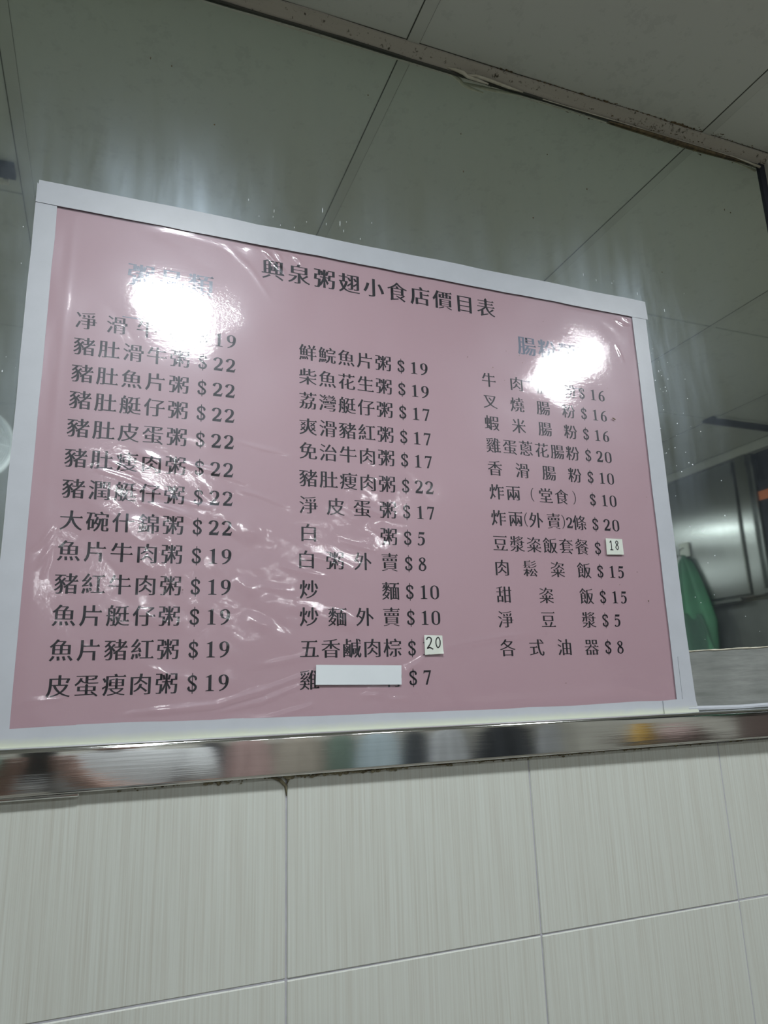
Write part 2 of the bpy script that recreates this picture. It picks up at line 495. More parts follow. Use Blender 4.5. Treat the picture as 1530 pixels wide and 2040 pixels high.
keep(bm_obj('joint_gap', bm, 'joint_dark'), tr1)
# dark gap between the cove and the mirror edge, and the sealant peeling out of it
bm = bmesh.new()
pts = [(x, -0.0012 - 0.0008 * (math.sin(x * 23) > 0.3), CEIL - 0.0165 - 0.0008 * math.sin(x * 17)) for x in np.linspace(X0, 1.168, 120)]
add_tube(bm, pts, 0.0021, 6)
keep(bm_obj('dark_gap', bm, 'joint_dark'), tr1)
bm = bmesh.new()
add_tube(bm, [(0.475, -0.004, 2.5005), (0.49, -0.006, 2.499), (0.503, -0.008, 2.495), (0.510, -0.009, 2.4885), (0.530, -0.010, 2.4865), (0.548, -0.010, 2.4855)], 0.0016, 7, radii=[0.0010, 0.0026, 0.0034, 0.0026, 0.0022, 0.0012])
add_tube(bm, [(0.510, -0.009, 2.4915), (0.525, -0.010, 2.4945), (0.555, -0.009, 2.4952), (0.59, -0.006, 2.496), (0.62, -0.004, 2.4975)], 0.0018, 7, radii=[0.0022, 0.0024, 0.0028, 0.0024, 0.0010])
ps = [(x, -0.0042, 2.4962 + 0.0011 * math.sin(x * 8) - 0.0018 * (x - 0.62)) for x in np.linspace(0.66, 1.13, 24)]
add_tube(bm, ps, 0.0008, 6)
add_tube(bm, [(1.09, -0.005, 2.4965), (1.13, -0.006, 2.4925), (1.165, -0.006, 2.489)], 0.0018, 6, radii=[0.0006, 0.0016, 0.0026])
keep(bm_obj('peeling_sealant', bm, 'seal', smooth=True), tr1)
# shade under the sealant, put in as a dark-coloured lip in the right part
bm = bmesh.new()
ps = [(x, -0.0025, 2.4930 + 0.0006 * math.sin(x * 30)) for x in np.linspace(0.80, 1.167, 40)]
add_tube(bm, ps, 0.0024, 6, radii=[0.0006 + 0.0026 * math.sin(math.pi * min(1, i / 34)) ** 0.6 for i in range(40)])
keep(bm_obj('shade_lip', bm, 'grime'), tr1)

# pale corner post past the mirror's right end, with a dark open joint
post = tag(box('trim_2', 1.1805, X1, -0.012, 0.012, 1.412, CEIL, 'wall_paint'), kind='structure')
gp = box('dark_gap', 1.1660, 1.1806, -0.0040, 0.004, 1.412, CEIL - 0.012, 'navy'); keep(gp, post)

# ------------------------------------------------------------------ mirror
mir = empty('wall_mirror', (0, 0, 1.41), 'large wall mirror streaked with grease, behind the pink menu poster and above the steel strip', 'mirror')
keep(box('glass', X0, 1.1662, -0.0004, 0.0098, 1.409, CEIL - 0.012, 'mirror'), mir)
# dried specks on the glass
bm = bmesh.new()
for x, z in [(0.4943, 2.3785), (0.4943, 2.3064), (0.7365, 2.3343), (1.0702, 2.3656), (1.0558, 2.3688), (0.0104, 2.3641), (0.0389, 2.3601), (0.3335, 2.4039), (0.6606, 2.3845), (0.62, 2.25), (0.1, 2.28), (0.88, 2.2)]:
    r = bmesh.ops.create_icosphere(bm, subdivisions=1, radius=0.0014)
    sx, sz = rg.uniform(.4, 1), rg.uniform(.7, 1.9)
    for v in r['verts']: v.co = Vector((x + v.co.x * sx, -0.0006 + v.co.y * 0.3, z + v.co.z * sz))
keep(tag(bm_obj('dried_specks', bm, 'grime'), kind='stuff'), mir)
# white wipe marks and splashes of dried paint by the poster
bm = bmesh.new()
for (cx, cz, n, sx, sz, s0, s1, st) in [(0.88, 1.85, 22, 0.035, 0.10, 0.0004, 0.0011, 1), (0.84, 1.98, 22, 0.012, 0.05, 0.0004, 0.001, 1), (0.24, 2.15, 14, 0.07, 0.012, 0.0002, 0.0004, 14), (0.80, 2.155, 8, 0.08, 0.012, 0.0002, 0.0004, 10), (-0.13, 1.9, 8, 0.006, 0.10, 0.0002, 0.0006, 3), (0.90, 1.62, 9, 0.04, 0.05, 0.0003, 0.0008, 1)]:
    for i in range(n):
        s = rg.uniform(s0, s1)
        r = bmesh.ops.create_icosphere(bm, subdivisions=1, radius=s)
        x, z = rg.gauss(cx, sx), rg.gauss(cz, sz)
        k = rg.uniform(1, st)
        for v in r['verts']: v.co = Vector((x + v.co.x, -0.0006 + v.co.y * 0.3, z + v.co.z * k))
keep(tag(bm_obj('white_flecks', bm, 'white_plastic'), kind='stuff'), mir)
# scuffed strip along the foot of the mirror, right of the poster
vs = [(0.806, -0.0022, 1.449), (X1, -0.0022, 1.449), (X1, -0.0022, 1.585), (1.0, -0.0022, 1.5468), (0.90, -0.0022, 1.5432), (0.806, -0.0022, 1.5405)]
vs += [(x, 0.0, z) for x, _, z in vs]
n = 6
fs = [tuple(range(n))] + [(i, (i + 1) % n, n + (i + 1) % n, n + i) for i in range(n)]
keep(tag(mesh_obj('scuffed_foot_strip', vs, fs, 'hazy'), 'pale scuffed strip along the foot of the mirror'), mir)
bm = bmesh.new()
pts = [(x, -0.0028, 1.5385 + (x - 0.74) * 0.0320 + 0.0003 * math.sin(x * 90)) for x in np.linspace(0.808, 1.1, 60)]
add_tube(bm, pts, 0.0011, 5, radii=[0.0008 + 0.0006 * rg.random() for _ in pts])
keep(bm_obj('putty_line', bm, 'seal'), mir)
bm = bmesh.new()
pts = [(x, -0.0032, 1.4575 + 0.0006 * math.sin(x * 40)) for x in np.linspace(0.81, 1.6, 80)]
add_tube(bm, pts, 0.0032, 6)
keep(bm_obj('white_caulk', bm, 'tape'), mir)

# ------------------------------------------------------------------ steel strip under the mirror
def ledge_w(x):
    """the strip stands a little further off the wall towards the right"""
    return min(0.030, max(0.010, 0.0135 + 0.0095 * x))
def ledge_profile(LW, zt, zb):
    p = [(0.0, zt), (-LW + 0.006, zt - 0.0002)]
    for a in range(0, 91, 10):
        t = math.radians(a)
        p.append((-LW + 0.0055 - 0.0055 * math.sin(t), zt - 0.0058 + 0.0055 * math.cos(t)))
    p += [(-LW, zt - 0.012), (-LW - 0.0002, (zt + zb) / 2), (-LW, zb + 0.004)]
    for a in range(0, 91, 30):
        t = math.radians(a)
        p.append((-LW + 0.0022 - 0.0022 * math.cos(t), zb + 0.0026 - 0.0022 * math.sin(t)))
    p += [(-LW + 0.008, zb), (0.0, zb + 0.0004)]
    return p
def ledge_z(x):
    k = (0.87 - ledge_w(x)) / 0.87
    xa = max(-0.6, min(1.6, x))
    return 1.5 - 0.0480 * k, 1.5 + (1.4031 + 0.0058 * (xa - 0.054) - 1.5) * k
xs = np.linspace(X0, X1, 120)
vs, fs = [], []
n = len(ledge_profile(0.018, 1.452, 1.408))
for x in xs:
    vs += [(x, y, z) for y, z in ledge_profile(ledge_w(x), *ledge_z(x))]
for i in range(len(xs) - 1):
    for j in range(n - 1): fs.append((i * n + j, i * n + j + 1, (i + 1) * n + j + 1, (i + 1) * n + j))
led = empty('steel_edge_strip', (0, 0, 1.408), 'long polished steel edge strip between the mirror and the ribbed tiles', 'trim strip')
o = keep(mesh_obj('strip_body', vs, fs, 'steel', smooth=True), led)
o.modifiers.new('es', 'EDGE_SPLIT').split_angle = math.radians(50)
# short steel lip at the left, lapping below the strip
keep(box('lap_joint_lip', X0, -0.018, -0.0110, -0.0010, 1.4005, 1.4040, 'steel', bevel=0.001), led)
# grime, crumbling filler and drips under the strip
bm = bmesh.new()
zb_ = lambda x: ledge_z(x)[1] - 0.0002
for (a, b, n_, s0, s1) in [(0.20, 0.36, 90, 0.0008, 0.0022), (0.30, 0.62, 70, 0.0006, 0.0015), (0.45, 1.0, 110, 0.0005, 0.0013), (0.02, 0.2, 30, 0.0004, 0.0010), (0.11, 0.14, 14, 0.0008, 0.0018), (0.70, 0.74, 14, 0.0006, 0.0016)]:
    for i in range(n_):
        x = rg.uniform(a, b); s = rg.uniform(s0, s1)
        r = bmesh.ops.create_icosphere(bm, subdivisions=1, radius=s)
        y = rg.uniform(-0.0045, -0.0012); z = zb_(x) - 0.0006 - abs(rg.gauss(0, 0.0014)); k = rg.uniform(1, 2.5)
        for v in r['verts']: v.co = Vector((x + v.co.x * k, y + v.co.y * 0.6, z + v.co.z))
keep(tag(bm_obj('crumbling_filler', bm, 'crust'), kind='stuff'), led)
bm = bmesh.new()
add_tube(bm, [(x, -0.0022, zb_(x) - 0.0012 + 0.0004 * math.sin(x * 60)) for x in np.linspace(0.24, 1.2, 90)], 0.0013, 6, radii=[0.0005 + 0.0011 * rg.random() for _ in range(90)])
keep(bm_obj('black_mould_line', bm, 'grime'), led)
bm = bmesh.new()
add_tube(bm, [(0.187, -0.003, 1.405), (0.197, -0.0028, 1.4015), (0.2045, -0.0022, 1.394), (0.2055, -0.0012, 1.383)], 0.002, 6, radii=[0.0014, 0.0022, 0.0018, 0.0006])
add_tube(bm, [(0.213, -0.003, 1.405), (0.208, -0.0028, 1.402), (0.2055, -0.0022, 1.396)], 0.002, 6, radii=[0.0010, 0.0014, 0.0008])
keep(bm_obj('grout_drip', bm, 'crust', smooth=True), led)

# ------------------------------------------------------------------ poster: sheet, print, film, tapes
PXL, PXR, PZB, PZT = -0.114, 0.828, 1.4520, 2.131
IXL, IXR, IZB, IZT = -0.0895, 0.7945, 1.4712, 2.0985
pos = empty('menu_poster', (0.357, 0, PZB), 'pink printed price list under wrinkled clear film, bordered with white tape on the mirror', 'poster')
sheet = keep(box('printed_sheet', IXL - 0.012, IXR + 0.012, -0.0016, -0.0006, IZB - 0.010, IZT + 0.012, 'pink'), pos)

def tape(name, poly, y, th, m, parent=pos, label=None):
    """thin strip of tape from an outline in the wall plane"""
    n = len(poly)
    vs = [(x, y - th, z) for x, z in poly] + [(x, y + 0.0004, z) for x, z in poly]
    fs = [tuple(range(n))[::-1]] + [(i, (i + 1) % n, n + (i + 1) % n, n + i) for i in range(n)]
    bm = bmesh.new()
    bv = [bm.verts.new(v) for v in vs]
    for f in fs: bm.faces.new([bv[i] for i in f])
    bm.faces.new([bv[n + i] for i in range(n)])
    o = bm_obj(name, bm, m)
    if label: o['label'] = label
    return keep(o, parent)

def wavy(a, b, n, amp, seed):
    r = random.Random(seed)
    out = []
    for i in range(n + 1):
        t = i / n
        x = a[0] + (b[0] - a[0]) * t; z = a[1] + (b[1] - a[1]) * t
        dx, dz = b[0] - a[0], b[1] - a[1]; L = math.hypot(dx, dz)
        k = r.gauss(0, amp) if 0 < i < n else 0
        out.append((x - dz / L * k, z + dx / L * k))
    return out
Yt = -0.0034
# left, bottom (two pieces), right, corner patch, top
tape('border_tape', wavy((PXL, 1.449), (PXL, 2.128), 14, 0.0004, 1) + wavy((IXL, 2.1), (IXL, 1.4712), 14, 0.0003, 2) + [(IXL, 1.449)], Yt, 0.0004, 'tape')
tape('border_tape', wavy((PXL + 0.006, 1.4505), (-0.0215, 1.4505), 8, 0.0005, 3) + wavy((-0.0225, 1.4725), (PXL + 0.006, 1.4712), 8, 0.0002, 4), Yt - 0.0004, 0.0005, 'tape_stained')
tape('border_tape', wavy((-0.026, 1.4500), (0.815, 1.4512), 40, 0.0006, 5) + wavy((0.7945, 1.4712), (0.50, 1.4690), 8, 0.0004, 6) + wavy((0.45, 1.4695), (-0.0255, 1.4728), 20, 0.0003, 7), Yt - 0.0002, 0.0004, 'tape_stained')
tape('border_tape', [(IXR - 0.0035, 1.4640), (0.8265, 1.4640)] + wavy((0.8255, 1.50), (0.826, 2.118), 16, 0.0004, 8) + wavy((0.7975, 2.118), (IXR - 0.002, 1.55), 16, 0.0003, 9), Yt - 0.0003, 0.0004, 'tape')
tape('corner_patch', [(0.801, 1.4512), (0.8295, 1.4508), (0.8255, 1.470), (0.8245, 1.5305), (0.8180, 1.5300), (0.8165, 1.5330), (0.8020, 1.5335)], Yt - 0.0010, 0.0006, 'tape', label='corner patch of white tape, lower right')
tape('corner_patch', [(0.7640, 1.4512), (0.8290, 1.4506), (0.8200, 1.4715), (0.7900, 1.4720), (0.7640, 1.4705)], Yt - 0.0017, 0.0006, 'tape_stained')
tape('border_tape', wavy((PXL, 2.100), (0.7975, 2.0965), 30, 0.0003, 10) + [(0.830, 2.0965)] + wavy((0.8285, 2.1300), (PXL + 0.002, 2.1315), 24, 0.0005, 11), Yt - 0.0009, 0.0004, 'tape')

# ---------------- film with its real folds
RIDGES = [
    (0.0030, 0.0016, [(-0.0212, 1.7594), (0.0167, 1.7499), (0.0535, 1.7344)]),
    (0.0025, 0.0013, [(-0.0069, 1.7705), (0.0238, 1.7555)]),
    (0.0040, 0.0018, [(0.0074, 1.7443), (0.0564, 1.7328), (0.1163, 1.7208)]),
    (0.0030, 0.0013, [(0.0694, 1.777), (0.1089, 1.7687), (0.1496, 1.7574)]),
    (0.0035, 0.0016, [(0.031, 1.723), (0.0659, 1.7146), (0.0819, 1.7093)]),
    (0.0030, 0.0012, [(0.1403, 1.7482), (0.172, 1.7405), (0.2044, 1.7294)]),
    (0.0025, 0.0015, [(-0.0863, 1.6595), (-0.0735, 1.6715), (-0.0659, 1.6863)]),
    (0.0025, 0.0015, [(-0.0788, 1.6417), (-0.0689, 1.6573), (-0.0654, 1.6661)]),
    (0.0020, 0.0012, [(-0.07, 1.6318), (-0.0662, 1.6489), (-0.0655, 1.6603)]),
    (0.0035, 0.0018, [(0.0137, 1.4803), (0.0666, 1.4846), (0.1222, 1.4881), (0.1746, 1.5023), (0.2438, 1.5243)]),
    (0.0030, 0.0016, [(0.1661, 1.4661), (0.205, 1.4747), (0.2359, 1.4834)]),
    (0.0030, 0.0013, [(0.1225, 1.4791), (0.1747, 1.4897), (0.2298, 1.5102)]),
    (0.0022, 0.0015, [(0.3107, 1.5014), (0.3398, 1.5012)]),
    (0.0022, 0.0013, [(0.3354, 1.4927), (0.3379, 1.4871), (0.3613, 1.4875)]),
    (0.0030, 0.0012, [(0.3005, 1.4926), (0.3272, 1.4929)]),
    (0.0025, 0.0015, [(0.1647, 2.0981), (0.1824, 2.0814), (0.2001, 2.063)]),
    (0.0022, 0.0012, [(0.1858, 2.0963), (0.1965, 2.0811)]),
    (0.0025, 0.0014, [(0.2107, 2.0951), (0.2266, 2.0793)]),
    (0.0040, 0.0003, [(0.1203, 2.0902), (0.1548, 2.0587), (0.1828, 2.018)]),
    (0.0030, 0.0013, [(0.2776, 1.6881), (0.3016, 1.6811), (0.3225, 1.6766)]),
    (0.0030, 0.0014, [(0.3163, 1.7102), (0.3444, 1.6952)]),
    (0.0040, 0.0014, [(0.2854, 1.7399), (0.324, 1.7285), (0.3635, 1.7197)]),
    (0.0020, 0.0012, [(0.7624, 2.0847), (0.7761, 2.0795), (0.7935, 2.0787)]),
    (0.0020, 0.0012, [(0.7779, 2.0929), (0.7955, 2.0855)]),
    (0.0020, 0.0010, [(0.7573, 2.038), (0.7688, 2.0108)]),
    (0.0080, 0.0016, [(0.4246, 1.4772), (0.5782, 1.4784), (0.6453, 1.483), (0.6986, 1.4918), (0.769, 1.4777)]),
    (0.0050, 0.0003, [(-0.0681, 2.0917), (-0.0722, 1.9053), (-0.0729, 1.683)]),
    (0.0030, 0.0012, [(0.3557, 1.5226), (0.3772, 1.5318), (0.3882, 1.5393)]),
    (0.0025, 0.0010, [(0.3527, 1.5164), (0.3844, 1.5348)]),
    (0.0040, 0.0009, [(0.4142, 1.5507), (0.5062, 1.5648), (0.5709, 1.5687)]),
    (0.0030, 0.0009, [(0.224, 1.6682), (0.257, 1.661), (0.2906, 1.6509)]),
    (0.0030, 0.0009, [(0.1391, 1.8112), (0.1714, 1.8041), (0.2076, 1.8006)]),
    (0.0040, 0.0008, [(0.1623, 1.5294), (0.2236, 1.5403), (0.2363, 1.5462)]),
    (0.0050, 0.0009, [(0.1485, 1.6374), (0.1795, 1.6258), (0.2239, 1.6204)]),
    (0.0025, 0.0010, [(0.1982, 1.6514), (0.2239, 1.6458), (0.2567, 1.6402)]),
    (0.0030, 0.0009, [(-0.082, 1.4975), (-0.0433, 1.5003), (0.022, 1.521)]),
]
BUMPS = [
    (0.037, 1.7787, 0.0160, 0.0090, 0.0015),
    (0.0518, 1.7736, 0.0120, 0.0080, 0.0010),
    (0.0366, 1.6884, 0.0220, 0.0140, 0.0026),
    (0.0428, 1.6525, 0.0160, 0.0120, 0.0022),
    (0.0541, 1.5853, 0.0220, 0.0090, 0.0018),
    (0.16, 1.6944, 0.0120, 0.0080, 0.0018),
    (0.1549, 1.624, 0.0120, 0.0080, 0.0019),
    (0.3231, 1.7753, 0.0200, 0.0120, 0.0016),
    (0.3189, 1.8035, 0.0100, 0.0060, 0.0012),
    (0.2772, 1.5844, 0.0220, 0.0080, 0.0024),
    (0.1707, 1.5816, 0.0160, 0.0070, 0.0018),
    (0.0706, 1.5227, 0.0160, 0.0070, 0.0016),
    (0.1414, 1.6935, 0.0160, 0.0070, 0.0012),
    (0.3376, 1.7065, 0.0100, 0.0070, 0.0013),
    (0.1543, 2.0975, 0.0140, 0.0080, 0.0014),
]
FX0, FX1, FZ0, FZ1 = IXL - 0.004, IXR + 0.004, IZB - 0.004, IZT + 0.004
NX, NZ = 640, 456
gx, gz = np.meshgrid(np.linspace(FX0, FX1, NX), np.linspace(FZ0, FZ1, NZ))
H = np.zeros_like(gx)
for w, h, pl in RIDGES:
    # smooth polyline
    pts = np.array(pl)
    best = np.full(gx.shape, 1e9); tt = np.zeros_like(gx)
    L = len(pts) - 1
    for i in range(L):
        ax, az = pts[i]; bx, bz = pts[i + 1]
        dx, dz = bx - ax, bz - az
        t = np.clip(((gx - ax) * dx + (gz - az) * dz) / (dx * dx + dz * dz), 0, 1)
        d = np.hypot(gx - ax - t * dx, gz - az - t * dz)
        sel = d < best
        tt = np.where(sel, (i + t) / L, tt); best = np.minimum(best, d)
    end = np.sin(np.pi * np.clip(tt, 0.03, 0.97)) ** 0.5
    H += h * end * np.exp(-(best / w) ** 2)
for x, z, sx, sz, h in BUMPS:
    H += 1.25 * h * np.exp(-((gx - x) / sx) ** 2 - ((gz - z + 0.3 * (gx - x)) / sz) ** 2)
rs = np.random.RandomState(5)
def crinkle(nw, fmin, fmax, ang, spread):
    out = np.zeros_like(gx)
    for i in range(nw):
        f = rs.uniform(fmin, fmax); a = math.radians(rs.normal(ang, spread)); p = rs.uniform(0, 6.28)
        out += np.sin((gx * math.cos(a) + gz * math.sin(a)) * f + p + 1.3 * np.sin(gx * 31 + p) + np.sin(gz * 27 + 2 * p)) / f
    return out / nw
def region(cx, cz, sx, sz):
    return np.exp(-((gx - cx) / sx) ** 2 - ((gz - cz) / sz) ** 2)
loose = (1.0 * region(0.05, 1.69, 0.10, 0.09) + 0.8 * region(0.17, 1.65, 0.08, 0.12) + 0.9 * region(0.32, 1.74, 0.06, 0.06)
         + 0.6 * region(0.25, 1.59, 0.12, 0.03) + 0.5 * region(0.15, 1.50, 0.25, 0.03) + 0.25 * region(0.12, 2.08, 0.08, 0.015)
         + 0.3 * region(0.76, 2.07, 0.03, 0.02))
H += (0.012 + 0.30 * loose) * crinkle(26, 120, 420, 72, 22)
H += (0.025 + 0.27 * loose) * crinkle(14, 40, 110, 72, 25)
calm = 1 - np.clip(1.15 * region(0.060, 1.985, 0.085, 0.065) + 1.15 * region(0.662, 2.0, 0.09, 0.06), 0, 1)
H *= calm
H += 0.05 * crinkle(10, 14, 34, 60, 40) * calm
# held flat under the tapes and under the stickers
edge = np.minimum(np.minimum(gx - FX0, FX1 - gx), np.minimum(gz - FZ0, FZ1 - gz))
H *= np.clip((edge - 0.002) / 0.012, 0, 1)
for x0, x1, z0, z1 in ((0.3880, 0.4136, 1.5420, 1.5662), (0.6930, 0.7255, 1.6855, 1.7100), (0.2408, 0.3535, 1.5058, 1.5297)):
    dd = np.maximum(np.maximum(x0 - gx, gx - x1), np.maximum(z0 - gz, gz - z1))
    H *= np.clip((dd + 0.001) / 0.006, 0.12, 1)
H = np.clip(H, -0.0006, 0.0032)
co = np.stack([gx, -0.0030 - H, gz], -1).reshape(-1, 3)
ii = (np.arange(NZ - 1)[:, None] * NX + np.arange(NX - 1)[None, :]).reshape(-1)
quads = np.stack([ii, ii + 1, ii + NX + 1, ii + NX], -1)
me = bpy.data.meshes.new('plastic_film')
me.vertices.add(len(co)); me.vertices.foreach_set('co', co.ravel())
me.loops.add(quads.size); me.loops.foreach_set('vertex_index', quads.ravel())
me.polygons.add(len(quads)); me.polygons.foreach_set('loop_start', np.arange(0, quads.size, 4))
me.polygons.foreach_set('use_smooth', np.ones(len(quads), bool))
me.update(calc_edges=True)
me.materials.append(M['film'])
fo = bpy.data.objects.new('plastic_film', me); C.objects.link(fo)
keep(fo, pos); fo['label'] = 'clear wrinkled plastic film over the print'

# ---------------- lettering
def glyph_loops(chars):
    """outlines of the CJK glyphs, one em wide cells"""
    cu = bpy.data.curves.new('glyph_source', 'FONT')
    cu.body = chars
    o = bpy.data.objects.new('glyph_source', cu); C.objects.link(o)
    bpy.context.view_layer.objects.active = o; o.select_set(True)
    bpy.ops.object.convert(target='CURVE')
    o = bpy.context.view_layer.objects.active
    res = {}
    for s in o.data.splines:
        bp = s.bezier_points; n = len(bp)
        out = []
        for i in range(n):
            a, b = bp[i], bp[(i + 1) % n]
            p0, p1, p2, p3 = a.co.xy, a.handle_right.xy, b.handle_left.xy, b.co.xy
            ln = (p3 - p0).length
            if ln < 1e-6: continue
            def dl(q): return abs((p3 - p0).x * (q - p0).y - (p3 - p0).y * (q - p0).x) / ln
            if dl(p1) < 0.002 and dl(p2) < 0.002: out.append(p0.copy())
            else:
                for k in range(4):
                    t = k / 4
                    out.append(p0 * (1 - t) ** 3 + p1 * 3 * t * (1 - t) ** 2 + p2 * 3 * t * t * (1 - t) + p3 * t ** 3)
        cx = sum(p.x for p in out) / len(out)
        cell = int(math.floor(cx))
        res.setdefault(chars[cell], []).append([(p.x - cell, p.y) for p in out])
    me = o.data
    bpy.data.objects.remove(o); 
    return res

def area2(l): return sum(l[i][0] * l[(i + 1) % len(l)][1] - l[(i + 1) % len(l)][0] * l[i][1] for i in range(len(l)))

def song(loops, ax, ay):
    """sans outlines to song-style: thick uprights, thin level strokes, wedge at the right end of level strokes"""
    sgn = 1 if area2(max(loops, key=lambda l: abs(area2(l)))) > 0 else -1
    new, wedges = [], []
    for l in loops:
        l = [p for i, p in enumerate(l) if math.hypot(p[0] - l[i - 1][0], p[1] - l[i - 1][1]) > 1e-4]
        n = len(l)
        if n < 3: continue
        E = []
        for i in range(n):
            a, b = l[i], l[(i + 1) % n]
            dx, dy = b[0] - a[0], b[1] - a[1]; L = math.hypot(dx, dy)
            nx, ny = sgn * dy / L, -sgn * dx / L
            h = ax * nx * nx * (abs(nx) > 0.45) + ax * 0.3 * (abs(nx) <= 0.45) * abs(nx) - ay * (abs(ny) ** 4)
            E.append((a, b, nx, ny, h, L))
        out = []
        for i in range(n):
            a0, b0, n0x, n0y, h0, L0 = E[i - 1]; a1, b1, n1x, n1y, h1, L1 = E[i]
            p = l[i]
            det = n0x * n1y - n0y * n1x
            if abs(det) > 0.25:
                dx = (h0 * n1y - h1 * n0y) / det; dy = (n0x * h1 - n1x * h0) / det
            else:
                dx, dy = (n0x * h0 + n1x * h1) / 2, (n0y * h0 + n1y * h1) / 2
            m_ = math.hypot(dx, dy)
            if m_ > 0.035: dx, dy = dx * 0.035 / m_, dy * 0.035 / m_
            out.append((p[0] + dx, p[1] + dy))
        new.append(out)
        for i in range(n):
            a, b, nx, ny, h, L = E[i]
            pr, nx_ = E[i - 1], E[(i + 1) % n]
            if nx > 0.9 and 0.045 < L < 0.095 and abs(pr[3]) > 0.97 and abs(nx_[3]) > 0.97 and pr[5] > 0.17 and nx_[5] > 0.05:
                xe = a[0] + ax; yt = max(a[1], b[1]) - ay; yb = min(a[1], b[1]) + ay
                wedges.append([(xe + 0.012, yb), (xe - 0.045, yt + 0.055), (xe - 0.115, yt - 0.004), (xe - 0.10, yb)])
    return new, wedges

def fill(loops):
    """triangulate outlines that may cross themselves: keep triangles inside by winding"""
    from mathutils.geometry import delaunay_2d_cdt
    P, E = [], []
    for l in loops:
        o = len(P); P += [Vector(p) for p in l]
        E += [(o + i, o + (i + 1) % len(l)) for i in range(len(l))]
    sgn = 1 if area2(max(loops, key=lambda l: abs(area2(l)))) > 0 else -1
    V, _, F, _, _, _ = delaunay_2d_cdt(P, E, [], 0, 1e-6)
    V = [(v.x, v.y) for v in V]
    L = [np.array(l) for l in loops]
    out = []
    for f in F:
        cx = sum(V[i][0] for i in f) / 3; cy = sum(V[i][1] for i in f) / 3
        w = 0
        for a in L:
            b = np.roll(a, -1, 0)
            up = (a[:, 1] <= cy) & (b[:, 1] > cy); dn = (a[:, 1] > cy) & (b[:, 1] <= cy)
            side = (b[:, 0] - a[:, 0]) * (cy - a[:, 1]) - (cx - a[:, 0]) * (b[:, 1] - a[:, 1])
            w += int((up & (side > 0)).sum()) - int((dn & (side < 0)).sum())
        if w * sgn > 0: out.append(tuple(f))
    return V, out

def stroke(pts, thin, thick, power=1.6, closed=False):
    """pen stroke through points: thick where it runs upright"""
    P = [Vector(p) for p in pts]; out = []
    n = len(P)
    rng_ = range(n) if closed else range(n - 1)
    for i in rng_:
        a, b = P[i], P[(i + 1) % n]
        pa = P[i - 1] if (i > 0 or closed) else a * 2 - b
        pb = P[(i + 2) % n] if (i + 2 < n or closed) else b * 2 - a
        for k in range(6):
            t = k / 6
            out.append(0.5 * ((2 * a) + (b - pa) * t + (2 * pa - 5 * a + 4 * b - pb) * t * t + (3 * a - pa - 3 * b + pb) * t ** 3))
    if not closed: out.append(P[-1])
    V, F = [], []
    m_ = len(out)
    for i, p in enumerate(out):
        q0 = out[i - 1] if (i > 0 or closed) else p; q1 = out[(i + 1) % m_] if (i + 1 < m_ or closed) else p
        t = (q1 - q0); t = t / max(t.length, 1e-6)
        w = thin + (thick - thin) * abs(t.y) ** power
        nn = Vector((-t.y, t.x)) * w
        V += [tuple(p + nn), tuple(p - nn)]
    for i in range(m_ if closed else m_ - 1):
        j = (i + 1) % m_
        F.append((2 * i, 2 * i + 1, 2 * j + 1, 2 * j))
    return V, F

